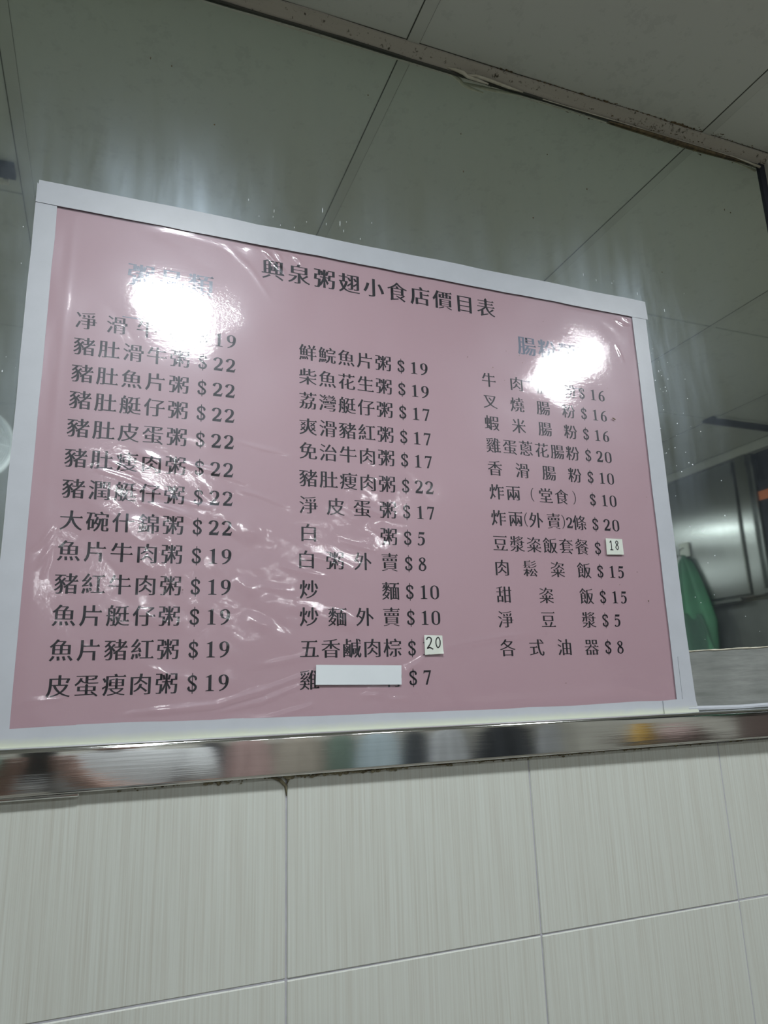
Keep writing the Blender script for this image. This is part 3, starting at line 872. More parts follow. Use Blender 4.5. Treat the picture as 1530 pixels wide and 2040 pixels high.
def poly(*p): return [tuple(q) for q in p], [tuple(range(len(p)))]
def joinvf(*L):
    V, F = [], []
    for v, f in L:
        o = len(V); V += list(v); F += [tuple(i + o for i in q) for q in f]
    return V, F
T, K = 0.018, 0.066
def dot(x, y, r): return poly(*[(x + r * math.cos(a * .628), y + r * math.sin(a * .628)) for a in range(10)])
DIG = {
 '0': stroke([(0.25, 0.66), (0.40, 0.56), (0.425, 0.335), (0.40, 0.11), (0.25, 0.01), (0.10, 0.11), (0.075, 0.335), (0.10, 0.56)], T, 0.062, 2.2, True),
 '1': joinvf(poly((0.185, 0.02), (0.315, 0.02), (0.315, 0.68), (0.285, 0.68), (0.185, 0.62)), poly((0.07, 0.0), (0.43, 0.0), (0.43, 0.022), (0.33, 0.045), (0.17, 0.045), (0.07, 0.022)), poly((0.06, 0.575), (0.20, 0.56), (0.20, 0.64), (0.29, 0.68))),
 '2': joinvf(stroke([(0.055, 0.50), (0.10, 0.60), (0.22, 0.655), (0.345, 0.60), (0.37, 0.46), (0.29, 0.30), (0.16, 0.16), (0.06, 0.05)], 0.022, K, 1.5), poly((0.03, 0.0), (0.42, 0.0), (0.47, 0.19), (0.445, 0.19), (0.39, 0.125), (0.12, 0.115), (0.03, 0.03))),
 '5': joinvf(poly((0.13, 0.55), (0.40, 0.55), (0.445, 0.67), (0.13, 0.67)), poly((0.135, 0.67), (0.165, 0.67), (0.12, 0.36), (0.085, 0.36)), stroke([(0.10, 0.37), (0.22, 0.42), (0.35, 0.35), (0.375, 0.20), (0.30, 0.06), (0.17, 0.01), (0.07, 0.03)], 0.022, K, 1.5), dot(0.09, 0.055, 0.05)),
 '6': joinvf(stroke([(0.43, 0.665), (0.28, 0.60), (0.15, 0.46), (0.10, 0.27), (0.12, 0.12)], 0.02, 0.06, 1.8), stroke([(0.25, 0.01), (0.38, 0.08), (0.405, 0.21), (0.36, 0.34), (0.25, 0.39), (0.14, 0.33), (0.105, 0.20), (0.14, 0.08)], T, K, 2, True)),
 '7': joinvf(poly((0.05, 0.52), (0.075, 0.52), (0.12, 0.575), (0.36, 0.575), (0.45, 0.64), (0.45, 0.67), (0.07, 0.67)), poly((0.365, 0.62), (0.45, 0.65), (0.245, 0.0), (0.14, 0.0))),
 '8': joinvf(stroke([(0.25, 0.655), (0.355, 0.60), (0.365, 0.50), (0.27, 0.40), (0.15, 0.47), (0.125, 0.57)], 0.02, 0.052, 1.8, True), stroke([(0.24, 0.38), (0.36, 0.30), (0.405, 0.17), (0.34, 0.05), (0.24, 0.01), (0.12, 0.06), (0.095, 0.17), (0.14, 0.29)], 0.02, 0.054, 1.8, True), poly((0.12, 0.48), (0.19, 0.52), (0.36, 0.30), (0.27, 0.26))),
 '$': joinvf(stroke([(0.40, 0.50), (0.36, 0.60), (0.25, 0.64), (0.13, 0.59), (0.10, 0.48), (0.19, 0.38), (0.32, 0.29), (0.39, 0.18), (0.34, 0.06), (0.24, 0.02), (0.12, 0.06), (0.08, 0.17)], 0.036, 0.052, 1.0), poly((0.19, 0.42), (0.14, 0.36), (0.32, 0.22), (0.37, 0.29)), poly((0.228, -0.10), (0.267, -0.10), (0.267, 0.77), (0.228, 0.77)), dot(0.385, 0.50, 0.042), dot(0.10, 0.17, 0.042)),
 '(': stroke([(0.36, 0.76), (0.24, 0.60), (0.19, 0.335), (0.24, 0.07), (0.36, -0.09)], 0.012, 0.032, 3),
 ')': stroke([(0.12, 0.76), (0.24, 0.60), (0.29, 0.335), (0.24, 0.07), (0.12, -0.09)], 0.012, 0.032, 3),
}
v9, f9 = DIG['6']
DIG['9'] = ([(0.5 - x, 0.67 - y) for x, y in v9], f9)

ROWS = [
    ('凈滑牛粥', -0.0458, 0.06, 1.9492, 0.0949, '19', 0.1225, 0),
    ('豬肚滑牛粥', -0.0458, 0.0664, 1.915, 0.0949, '22', 0.1225, 0),
    ('豬肚魚片粥', -0.0458, 0.0664, 1.8795, 0.0949, '22', 0.1225, 0),
    ('豬肚艇仔粥', -0.0458, 0.0664, 1.8453, 0.0949, '22', 0.1225, 0),
    ('豬肚皮蛋粥', -0.0458, 0.0664, 1.8099, 0.0949, '22', 0.1225, 0),
    ('豬肚瘦肉粥', -0.0458, 0.0664, 1.7728, 0.0949, '22', 0.1225, 0),
    ('豬潤艇仔粥', -0.0458, 0.0664, 1.7356, 0.0949, '22', 0.1225, 0),
    ('大碗什錦粥', -0.0458, 0.0664, 1.698, 0.0949, '22', 0.1225, 0),
    ('魚片牛肉粥', -0.0458, 0.0664, 1.6626, 0.0949, '19', 0.1225, 0),
    ('豬紅牛肉粥', -0.0458, 0.0664, 1.6252, 0.0949, '19', 0.1225, 0),
    ('魚片艇仔粥', -0.0458, 0.0664, 1.5898, 0.0949, '19', 0.1225, 0),
    ('魚片豬紅粥', -0.0458, 0.0664, 1.5518, 0.0949, '19', 0.1225, 0),
    ('皮蛋瘦肉粥', -0.0458, 0.0664, 1.5136, 0.0949, '19', 0.1225, 0),
    ('鮮鯇魚片粥', 0.2335, 0.3437, 1.9482, 0.371, '19', 0.399, 1),
    ('柴魚花生粥', 0.2335, 0.3437, 1.9127, 0.371, '19', 0.399, 1),
    ('荔灣艇仔粥', 0.2335, 0.3437, 1.8777, 0.371, '17', 0.399, 1),
    ('爽滑豬紅粥', 0.2335, 0.3437, 1.8411, 0.371, '17', 0.399, 1),
    ('免治牛肉粥', 0.2335, 0.3437, 1.8071, 0.371, '17', 0.399, 1),
    ('豬肚瘦肉粥', 0.2335, 0.3437, 1.7698, 0.371, '22', 0.399, 1),
    ('淨皮蛋粥', 0.2335, 0.3437, 1.7335, 0.371, '17', 0.399, 1),
    ('白粥', 0.2335, 0.3437, 1.6969, 0.371, '5', 0.3908, 1),
    ('白粥外賣', 0.2305, 0.3437, 1.662, 0.371, '8', 0.3908, 1),
    ('炒麵', 0.2335, 0.3437, 1.6242, 0.371, '10', 0.399, 1),
    ('炒麵外賣', 0.2335, 0.3437, 1.5901, 0.371, '10', 0.399, 1),
    ('五香鹹肉棕', 0.2335, 0.3437, 1.5509, 0.371, '1', 0.3908, 1),
    ('雞骨', 0.2335, 0.3437, 1.5134, 0.371, '7', 0.3908, 1),
    ('牛肉腸粉', 0.513, 0.6564, 1.9449, 0.6798, '16', 0.7092, 2),
    ('叉燒腸粉', 0.513, 0.651, 1.9106, 0.6798, '16', 0.7092, 2),
    ('蝦米腸粉', 0.513, 0.651, 1.8765, 0.6798, '16', 0.7092, 2),
    ('雞蛋蔥花腸粉', 0.513, 0.651, 1.8416, 0.6798, '20', 0.7092, 2),
    ('香滑腸粉', 0.513, 0.651, 1.8065, 0.6798, '10', 0.7092, 2),
    ('炸兩（堂食）', 0.513, 0.651, 1.7707, 0.6798, '10', 0.7092, 2),
    ('炸兩(外賣)2條', 0.513, 0.651, 1.7322, 0.6798, '20', 0.7092, 2),
    ('豆漿粢飯套餐', 0.513, 0.651, 1.6953, 0.6798, '', 0.701, 2),
    ('肉鬆粢飯', 0.513, 0.651, 1.6603, 0.6798, '15', 0.7092, 2),
    ('甜粢飯', 0.513, 0.651, 1.6223, 0.6798, '15', 0.7092, 2),
    ('淨豆漿', 0.513, 0.651, 1.588, 0.6798, '5', 0.701, 2),
    ('各式油器', 0.513, 0.651, 1.5493, 0.6798, '8', 0.701, 2),
    ('興泉粥翅小食店價目表', 0.1849, 0.5169, 2.0657, None, '', 0, 3),
    ('粥品類', 0.0145, 0.0885, 2.0236, None, '', 0, 4),
    ('腸粉類', 0.5849, 0.6589, 2.0117, None, '', 0, 4),
]
han = sorted({c for r in ROWS for c in r[0] if ord(c) > 0x2e80 and c not in '（）'})
LOOPS = glyph_loops(''.join(han))
GL = {}
def glyph(c, bold):
    key = (c, bold)
    if key not in GL:
        per = sum(math.dist(l[i - 1], l[i]) for l in LOOPS[c] for i in range(len(l)))
        thin = 0.0135 if per < 11 else (0.011 if per < 15 else 0.007)
        ax, ay = ((0.026 if per < 15 else 0.019), thin - 0.001) if bold else ((0.019 if per < 15 else 0.013), thin)
        lp, wd = song(LOOPS[c], ax, ay)
        V, F = fill(lp)
        GL[key] = joinvf((V, F), *[poly(*w) for w in wd])
    return GL[key]

class Print:
    def __init__(s): s.V = []; s.F = []; s.k = 0
    def put(s, vf, cx, cz, em, w=1.0, mid=(0.5, 0.38), y=-0.00175, sx=1.0, rot=0.0):
        """centre a glyph on (cx, cz)"""
        V, F = vf; o = len(s.V); s.k += 1
        yy = y - 0.000004 * (s.k % 5)
        cr, sr = math.cos(rot), math.sin(rot)
        for a, b in V:
            u, v = (a - mid[0]) * em * sx, (b - mid[1]) * em
            s.V.append((cx + u * cr - v * sr, yy, cz + u * sr + v * cr))
        s.F += [tuple(i + o for i in f) for f in F]
    def out(s, name, m, parent, label=None):
        o = mesh_obj(name, s.V, s.F, m)
        if label: o['label'] = label
        return keep(o, parent)

EM = {0: 0.0262, 1: 0.0262, 2: 0.0256, 3: 0.0335, 4: 0.0350}
for r in ROWS:
    text, xa, xb, z, xd, num, xn, kind = r
    em = EM[kind]; pr = Print()
    n = len(text)
    if text == '炸兩(外賣)2條': fr = [0, .205, .325, .452, .672, .800, .874, 1]
    else: fr = [i / (n - 1) for i in range(n)]
    for c, t in zip(text, fr):
        x = xa + (xb - xa) * t
        if c in '(（': pr.put(DIG['('], x + (0.004 if c == '（' else 0), z, em * 0.95, mid=(0.25, 0.335))
        elif c in ')）': pr.put(DIG[')'], x - (0.004 if c == '）' else 0), z, em * 0.95, mid=(0.25, 0.335))
        elif c in DIG: pr.put(DIG[c], x, z - 0.001, em * 0.95, mid=(0.25, 0.335))
        elif kind == 0 and c == '雞': pr.put(glyph(c, 0), x, z, em)
        else: pr.put(glyph(c, kind >= 3), x, z, em * 0.98)
    if xd is not None: pr.put(DIG['$'], xd, z - 0.0008, em * 1.02, mid=(0.25, 0.335))
    if num:
        w = 0.0158
        for i, c in enumerate(num): pr.put(DIG[c], xn + (i - (len(num) - 1) / 2) * w, z - 0.0008, em * 1.04, mid=(0.25, 0.335))
    if kind == 3: pr.out('title_line', 'ink', sheet)
    elif kind == 4: pr.out('heading_line', 'ink_blue', sheet, 'blue heading above a column of prices')
    else: pr.out('price_line', 'ink', sheet)
pr = Print()
pr.put(poly((0, 0), (1, 0), (1, 0.012), (0, 0.012)), 0.6235, 1.990, 0.104)
pr.put(poly((0, 0), (1, 0), (1, 0.012), (0, 0.012)), 0.0470, 2.001, 0.104)
pr.out('heading_rule', 'ink_blue', sheet)

# ---------------- paper patches stuck over the print
def patch(name, quad, y, label, cat, m='sticker', th=0.0005, lift=0.0):
    root = empty(name, (quad[0][0], y, quad[3][1]), label, cat)
    N = 8
    vs, fs = [], []
    A, B, Cc, D_ = [Vector((q[0], q[1])) for q in quad]       # TL TR BR BL
    for side in (0, 1):
        for j in range(N + 1):
            for i in range(N + 1):
                u, v = i / N, j / N
                p = (D_ * (1 - u) + Cc * u) * (1 - v) + (A * (1 - u) + B * u) * v
                curl = lift * (u ** 5) * ((1 - v) ** 5)
                vs.append((p.x, y - (th if side == 0 else 0) - curl, p.y))
    S = (N + 1) ** 2
    for j in range(N):
        for i in range(N):
            a = j * (N + 1) + i
            fs.append((a, a + 1, a + N + 2, a + N + 1)); fs.append((S + a, S + a + N + 1, S + a + N + 2, S + a + 1))
    rim = [i for i in range(N + 1)] + [j * (N + 1) + N for j in range(1, N + 1)] + [N * (N + 1) + i for i in range(N - 1, -1, -1)] + [j * (N + 1) for j in range(N - 1, 0, -1)]
    for a, b in zip(rim, rim[1:] + rim[:1]): fs.append((a, S + a, S + b, b))
    keep(mesh_obj('paper', vs, fs, m), root)
    return root
YS = -0.0040
s20 = patch('price_sticker', [(0.3876, 1.5668), (0.4137, 1.5660), (0.4139, 1.5425), (0.3876, 1.5412)], YS, 'small white paper square handwritten 20, stuck at the foot of the middle column', 'sticker', lift=0.002)
s18 = patch('price_sticker', [(0.6937, 1.7100), (0.7238, 1.7100), (0.7240, 1.6860), (0.6929, 1.6850)], YS, 'small white paper square handwritten 18, stuck in the right column', 'sticker')
cov = patch('blank_paper_strip', [(0.2413, 1.5311), (0.3539, 1.5286), (0.3532, 1.5045), (0.2405, 1.5072)], YS, 'blank white paper strip covering a dish name in the last middle row', 'paper strip', 'white_print')
def pen(pts, **k): return stroke(pts, 0.036, 0.036, 1, **k)
P2 = pen([(0.05, 0.55), (0.12, 0.66), (0.26, 0.66), (0.33, 0.54), (0.24, 0.32), (0.06, 0.10), (0.20, 0.14), (0.40, 0.04)])
P0_ = pen([(0.27, 0.68), (0.15, 0.54), (0.13, 0.28), (0.22, 0.10), (0.36, 0.20), (0.40, 0.46), (0.34, 0.64)], closed=True)
P1 = joinvf(pen([(0.14, 0.55), (0.25, 0.66), (0.25, 0.05)]), pen([(0.12, 0.04), (0.38, 0.04)]))
P8 = pen([(0.34, 0.60), (0.24, 0.68), (0.15, 0.56), (0.24, 0.42), (0.36, 0.24), (0.26, 0.06), (0.13, 0.20), (0.22, 0.38), (0.34, 0.50)], closed=True)
pr = Print(); pr.put(P2, 0.3945, 1.5560, 0.0245, mid=(0.2, 0.36), y=YS - 0.00065, rot=0.03); pr.put(P0_, 0.4072, 1.5568, 0.0225, mid=(0.27, 0.38), y=YS - 0.00065, rot=0.03)
pr.out('handwriting', 'pen', s20)
pr = Print(); pr.put(P1, 0.7025, 1.6995, 0.0215, mid=(0.25, 0.36), y=YS - 0.00065); pr.put(P8, 0.7130, 1.6998, 0.0215, mid=(0.25, 0.36), y=YS - 0.00065)
pr.out('handwriting', 'pen', s18)
# flecks of dirt on the film
bm = bmesh.new()
for x, z, s, k in [(0.7345, 1.9062, 0.0014, 2.6), (0.7601, 1.6164, 0.0012, 1), (0.478, 1.976, 0.0008, 1), (0.52, 1.965, 0.0008, 1), (0.66, 2.01, 0.0012, 1.5), (0.08, 1.62, 0.0007, 1), (0.745, 1.66, 0.0008, 1), (0.71, 1.64, 0.0006, 1), (0.60, 1.50, 0.0007, 1), (0.24, 1.60, 0.0006, 1), (0.78, 1.78, 0.0006, 1)] + [(0.62 + rg.gauss(0.04, 0.06), 1.99 + rg.gauss(0, 0.03), rg.uniform(0.0003, 0.0007), 1) for _ in range(40)]:
    r = bmesh.ops.create_icosphere(bm, subdivisions=1, radius=s)
    for v in r['verts']: v.co = Vector((x + v.co.x * k, -0.0046 + v.co.y * 0.3 , z + v.co.z - v.co.x * (k - 1) * 0.6))
keep(tag(bm_obj('dirt_flecks', bm, 'grime'), kind='stuff'), pos)

# ------------------------------------------------------------------ ceiling lamps
def lamp(x, y, label, m='lamp'):
    t = empty('ceiling_lamp', (x, y, CEIL), label, 'ceiling lamp', 'round ceiling lamps')
    bm = bmesh.new(); add_lathe(bm, (0, 0, 0), [(0.112, -0.002), (0.115, -0.006), (0.115, -0.026), (0.108, -0.030), (0.104, -0.026)], 40)
    bm_obj('rim', bm, 'white_plastic', t, True)
    bm = bmesh.new(); add_lathe(bm, (0, 0, 0), [(0.1035, -0.0265), (0.101, -0.031), (0.085, -0.034), (0.04, -0.036), (0.002, -0.0365)], 40)
    bm_obj('diffuser', bm, m, t, True)
lamp(0.112, -0.915, 'round ceiling lamp mirrored as the glare over the left price column')
lamp(1.335, -0.915, 'round ceiling lamp mirrored as the glare over the right price column', 'lamp_dim')
for k_, w_ in ((1, 'second'), (2, 'third'), (3, 'farthest')):
    lamp(0.112, -0.915 - 1.815 * k_, w_ + ' round ceiling lamp from the mirror in the left row, behind the photographer')
    lamp(1.335, -0.915 - 1.815 * k_, w_ + ' round ceiling lamp from the mirror in the right row, behind the photographer', 'lamp_dim')

# ------------------------------------------------------------------ things on the ceiling, seen in the mirror
v = empty('ceiling_vent', (-0.29, -0.5, CEIL), 'dark slot vent in the ceiling, mirrored left of the poster', 'vent')
bm = bmesh.new(); add_box(bm, -0.42, -0.221, -0.522, -0.482, CEIL - 0.012, CEIL - 0.0005, 0.001)
keep(bm_obj('dark_cover', bm, 'navy'), v)
bm = bmesh.new(); add_box(bm, -0.34, -0.245, -0.546, -0.522, CEIL - 0.010, CEIL - 0.0005, 0.001); add_tube(bm, [(-0.235, -0.534, CEIL - 0.009), (-0.34, -0.534, CEIL - 0.011)], 0.006, 8)
keep(bm_obj('bracket', bm, 'seal'), v)
v = empty('ceiling_vent', (2.4, -1.165, CEIL), 'long dark gap vent in the ceiling, mirrored at the right edge', 'vent')
bm = bmesh.new(); add_box(bm, 2.20, 2.66, -1.205, -1.150, CEIL - 0.012, CEIL - 0.0005, 0.001)
keep(bm_obj('dark_cover', bm, 'navy'), v)
bm = bmesh.new(); add_box(bm, 2.22, 2.66, -1.150, -1.140, CEIL - 0.008, CEIL - 0.0005, 0.001)
keep(bm_obj('slat', bm, 'strip'), v)

# ------------------------------------------------------------------ fan hanging from the ceiling (its rim shows at the left edge, in the mirror)
fan = empty('ceiling_fan', (FANX, FANY, FANZ), 'white round caged fan hanging from the ceiling, rim mirrored at the left edge', 'fan')
fan.rotation_euler = (0, 0, math.radians(180 - 8))
FR = 0.126
bm = bmesh.new(); add_torus(bm, (0, 0, 0), FR, 0.009, 64, 8, 1.6); bm_obj('outer_rim', bm, 'white_plastic', fan, True)
bm = bmesh.new()
for i in range(17):
    R_ = 0.034 + i * 0.0056
    add_torus(bm, (0, -0.030 + 0.028 * (R_ / FR) ** 3, 0), R_, 0.0019, 56, 5)
for i in range(8):
    a = i * math.pi / 4
    add_tube(bm, [(R_ * math.cos(a), -0.030 + 0.028 * (R_ / FR) ** 3, R_ * math.sin(a)) for R_ in (0.03, 0.06, 0.09, 0.12)], 0.0016, 5)
bm_obj('front_grille', bm, 'white_plastic', fan, True)
bm = bmesh.new()
for i in range(10):
    R_ = 0.04 + i * 0.0088
    add_torus(bm, (0, 0.045 - 0.04 * (R_ / FR) ** 4, 0), R_, 0.0014, 48, 5)
for i in range(24):
    a = i * math.pi / 12
    add_tube(bm, [(R_ * math.cos(a), 0.045 - 0.04 * (R_ / FR) ** 4, R_ * math.sin(a)) for R_ in (0.035, 0.07, 0.10, 0.124)], 0.0014, 5)
bm_obj('rear_grille', bm, 'white_plastic', fan, True)
bm = bmesh.new(); add_lathe(bm, (0, 0, 0), [(0.02, -0.034), (0.033, -0.031), (0.034, -0.024), (0.02, -0.02)], 24, 'y'); bm_obj('hub_cap', bm, 'white_plastic', fan, True)
bm = bmesh.new(); add_lathe(bm, (0, 0, 0), [(0.03, 0.02), (0.045, 0.04), (0.045, 0.09), (0.03, 0.11), (0.01, 0.115)], 24, 'y'); bm_obj('motor_housing', bm, 'fan_grey', fan, True)
for i in range(4):
    bm = bmesh.new(); a0 = i * math.pi / 2
    g = []
    for j in range(7):
        r_ = 0.02 + j * 0.016
        row = []
        for k in range(5):
            a = a0 + (k / 4 - 0.5) * (0.5 + 0.5 * math.sin(math.pi * j / 6))
            row.append(bm.verts.new((r_ * math.cos(a), 0.004 + 0.016 * (k / 4 - 0.5), r_ * math.sin(a))))
        g.append(row)
    for j in range(6):
        for k in range(4): bm.faces.new((g[j][k], g[j][k + 1], g[j + 1][k + 1], g[j + 1][k]))
    o = bm_obj('blade', bm, 'fan_grey', fan, True)
    o.modifiers.new('s', 'SOLIDIFY').thickness = 0.002
bm = bmesh.new(); hz = CEIL - FANZ
add_tube(bm, [(0, 0.075, 0.03), (0, 0.085, 0.10), (0, 0.09, hz - 0.01)], 0.011, 10); add_lathe(bm, (0, 0.09, hz), [(0.03, -0.016), (0.036, -0.008), (0.036, -0.0005)], 20)
bm_obj('ceiling_bracket', bm, 'white_plastic', fan, True)

# ------------------------------------------------------------------ right wall: steel cabinet, dark hatch, apron (seen in the mirror)
XW = X1
cab = empty('steel_wall_cabinet', (XW, -1.68, 1.84), 'tall stainless steel wall cabinet on the right wall, mirrored right of the poster', 'cabinet')
keep(box('cabinet_body', XW - 0.050, XW, -1.915, -1.375, 1.842, 2.47, 'steel_panel', bevel=0.003), cab)
dr = keep(box('door', XW - 0.072, XW - 0.052, -1.900, -1.468, 1.852, 2.46, 'steel_panel', bevel=0.004), cab)
keep(box('bottom_rail', XW - 0.078, XW - 0.050, -1.890, -1.52, 1.826, 1.846, 'steel_panel', bevel=0.004), cab)
keep(box('door_gap', XW - 0.0535, XW - 0.0495, -1.466, -1.456, 1.846, 2.47, 'black'), cab)
keep(box('frame_post', XW - 0.066, XW - 0.050, -1.454, -1.395, 1.842, 2.47, 'steel_panel', bevel=0.002), cab)
keep(box('header_rail', XW - 0.060, XW - 0.001, -1.93, -1.20, 2.4715, CEIL - 0.002, 'strip', bevel=0.002), cab)
bm = bmesh.new(); add_lathe(bm, (0, 0, 0), [(0.008, -0.004), (0.008, 0.0), (0.005, 0.004)], 12)
o = bm_obj('keyhole', bm, 'black', dr); o.location = (XW - 0.073, -1.865, 2.09); o.rotation_euler = (0, math.radians(-90), 0)
hat = empty('dark_hatch', (XW, -1.2, 1.84), 'dark navy open shelf beside the steel cabinet, at the right edge', 'shelf')
keep(box('back_board', XW - 0.02, XW - 0.001, -1.372, -0.85, 1.842, 2.47, 'navy'), hat)
keep(box('shelf_board', XW - 0.10, XW - 0.021, -1.372, -0.85, 1.842, 1.862, 'dark_wall', bevel=0.002), hat)
o = empty('carton', (XW - 0.06, -1.28, 1.8625), 'dark brown carton with an orange band on the shelf beside the steel cabinet', 'box')
keep(box('carton_body', XW - 0.095, XW - 0.03, -1.322, -1.22, 1.8625, 2.32, 'navy', bevel=0.004), o)
keep(box('orange_band', XW - 0.097, XW - 0.028, -1.324, -1.218, 2.235, 2.275, 'orange', bevel=0.001), o)
dw = box('trim_3', XW - 0.03, XW, -1.95, -0.85, 1.46, 1.8255, 'dark_wall'); tag(dw, kind='structure')
dd = box('dark_opening', XW - 0.03, XW, -2.62, -1.9305, 1.62, CEIL - 0.045, 'navy'); tag(dd, kind='structure')  # near-black sheet on the wall, painted as the darkness of an opening

def drape(name, w, h, m, folds=5, amp=0.02, top=0.35, flip=0, seed=0, hook=True):
    """cloth hanging from a hook: gathered at the top, folded below; local x across, y out, z down from 0"""
    r = random.Random(seed); ph = [r.uniform(0, 6) for _ in range(4)]
    NXc, NZc = 36, 24
    V, F = [], []
    for j in range(NZc + 1):
        t = j / NZc
        ww = w * (top + (1 - top) * min(1, t * 1.6) ** 0.8)
        for i in range(NXc + 1):
            u = i / NXc - 0.5
            y = -amp * (0.35 + t) * (0.5 + 0.5 * math.sin(u * folds * 6.283 + ph[0] + 1.5 * t)) - amp * 0.3 * math.sin(u * 17 + ph[1] + 3 * t) - 0.012
            z = -h * t + 0.03 * h * math.sin(u * 9 + ph[2]) * t - 0.10 * h * abs(u) * (1 - t)
            V.append((u * ww, y, z))
    for j in range(NZc):
        for i in range(NXc):
            a = j * (NXc + 1) + i
            F.append((a, a + 1, a + NXc + 2, a + NXc + 1))
    return V, F

def garment(name, loc, rotz, w, h, m, label, cat='cloth', **k):
    t = empty(name, loc, label, cat); t.rotation_euler = (0, 0, rotz)
    V, F = drape(name, w, h, m, **k)
    o = mesh_obj('fabric', V, F, m, t, True); o.modifiers.new('s', 'SOLIDIFY').thickness = 0.003
    bm = bmesh.new(); add_tube(bm, [(0, 0.0, 0.03), (0, -0.02, 0.035), (0, -0.04, 0.02), (0, -0.045, 0.0), (0, -0.03, -0.008)], 0.003, 6)
    add_lathe(bm, (0, -0.003, 0.03), [(0.014, -0.003), (0.014, 0.003)], 12, 'y')
    bm_obj('hook', bm, 'steel_panel', t, True)
    return t
g = garment('green_apron', (XW - 0.0735, -1.800, 2.085), math.radians(-90), 0.30, 0.50, 'green', 'green apron hanging from a hook on the left side of the steel cabinet', 'apron', folds=3, amp=0.03, top=0.16, seed=4)
V, F = drape('x', 0.36, 0.32, 'dark_green', folds=2, amp=0.05, top=0.6, seed=9)
o = mesh_obj('lower_bag', [(a + 0.015, b - 0.02, c - 0.28) for a, b, c in V], F, 'dark_green', g, True); o.modifiers.new('s', 'SOLIDIFY').thickness = 0.003
bm = bmesh.new(); add_box(bm, -0.03, 0.03, -0.012, -0.002, -0.01, 0.06, 0.002); bm_obj('paper_tag', bm, 'sticker', g)

# ------------------------------------------------------------------ back wall: clothes and towels on hooks, shelf with bell (blurred in the steel strip)
rail = empty('hook_rail', (0.9, YP, 1.6), 'long wooden hook rail on the low divider wall', 'rail')
keep(box('board', -1.2, 2.5, YP + 0.0005, YP + 0.018, 1.585, 1.665, 'brownwood', bevel=0.003), rail)
for (x, w, h, m, lab, cat) in [
    (-0.62, 0.34, 0.75, 'seagreen', 'grey-green towel hanging at the left end of the hook rail', 'towel'),
    (0.47, 0.16, 0.80, 'darkcloth', 'narrow charcoal scarf hanging on the hook rail', 'scarf'),
    (0.66, 0.24, 0.70, 'pinkcloth', 'pink shirt hanging on the hook rail', 'shirt'),
    (0.93, 0.28, 0.80, 'beigecloth', 'beige jacket hanging on the hook rail', 'jacket'),
    (1.16, 0.17, 0.72, 'seagreen', 'muted green towel hanging between beige jacket and pale blue shirt', 'towel'),
    (1.37, 0.26, 0.80, 'bluecloth', 'pale blue shirt hanging on the hook rail', 'shirt'),
    (1.59, 0.16, 0.80, 'darkcloth', 'black apron hanging between the pale blue shirt and grey coat', 'apron'),
    (1.80, 0.25, 0.82, 'greycloth', 'light grey coat hanging on the hook rail', 'coat'),
    (2.16, 0.42, 0.85, 'darkcloth', 'wide dark coat hanging near the right end of the hook rail', 'coat'),
    (2.47, 0.18, 0.82, 'greycloth', 'pale towel hanging in the corner beyond the wide dark coat', 'towel')]:
    garment('hanging_' + cat, (x, YP + 0.022, 1.60), math.radians(180), w, h, m, lab, cat, folds=3, amp=0.03, top=0.5, seed=int(x * 50))

sh = empty('wall_shelf', (XW, -2.3, 1.19), 'brown wall shelf on the right wall behind the camera', 'shelf')
keep(box('board', XW - 0.20, XW - 0.001, -2.62, -1.55, 1.180, 1.200, 'brownwood', bevel=0.002), sh)
for y in (-2.5, -1.7):
    bm = bmesh.new(); add_tube(bm, [(XW - 0.004, y, 1.04), (XW - 0.15, y, 1.178)], 0.008, 6); keep(bm_obj('bracket', bm, 'steel_panel'), sh)
bl = empty('brass_bell', (XW - 0.10, -2.36, 1.201), 'yellow bell standing on the brown wall shelf, mirrored in the steel strip', 'bell')
bm = bmesh.new(); add_lathe(bm, (0, 0, 0), [(0.082, 0.0), (0.084, 0.01), (0.066, 0.022), (0.056, 0.05), (0.052, 0.085), (0.042, 0.115), (0.02, 0.135), (0.012, 0.14)], 32); bm_obj('bell_body', bm, 'yellow', bl, True)
bm = bmesh.new(); add_lathe(bm, (0, 0, 0.138), [(0.010, 0.0), (0.016, 0.012), (0.012, 0.03), (0.016, 0.042), (0.004, 0.05)], 20); bm_obj('handle', bm, 'yellow', bl, True)
cu_ = empty('pink_cushion', (XW - 0.10, -2.08, 1.201), 'pink rounded cushion on the brown wall shelf beside the yellow bell', 'cushion')
bm = bmesh.new(); r = bmesh.ops.create_uvsphere(bm, u_segments=28, v_segments=16, radius=1)
for v_ in r['verts']:
    x_, y_, z_ = v_.co; k = 1 + 0.12 * abs(x_ * y_)
    v_.co = Vector((x_ * 0.085 * k, y_ * 0.115 * k, z_ * 0.06 + 0.0605))
bm_obj('cover', bm, 'pinkcloth', cu_, True)
bm = bmesh.new(); add_tube(bm, [(0.086 * math.cos(a), 0.116 * math.sin(a), 0.0605) for a in np.linspace(0, 6.283, 40)], 0.004, 6); bm_obj('piping', bm, 'pinkcloth', cu_, True)
bp_ = tag(box('trim_5', XW - 0.025, XW - 0.0005, -1.80, -0.4, 0.9, 1.455, 'brownwood'), kind='structure')

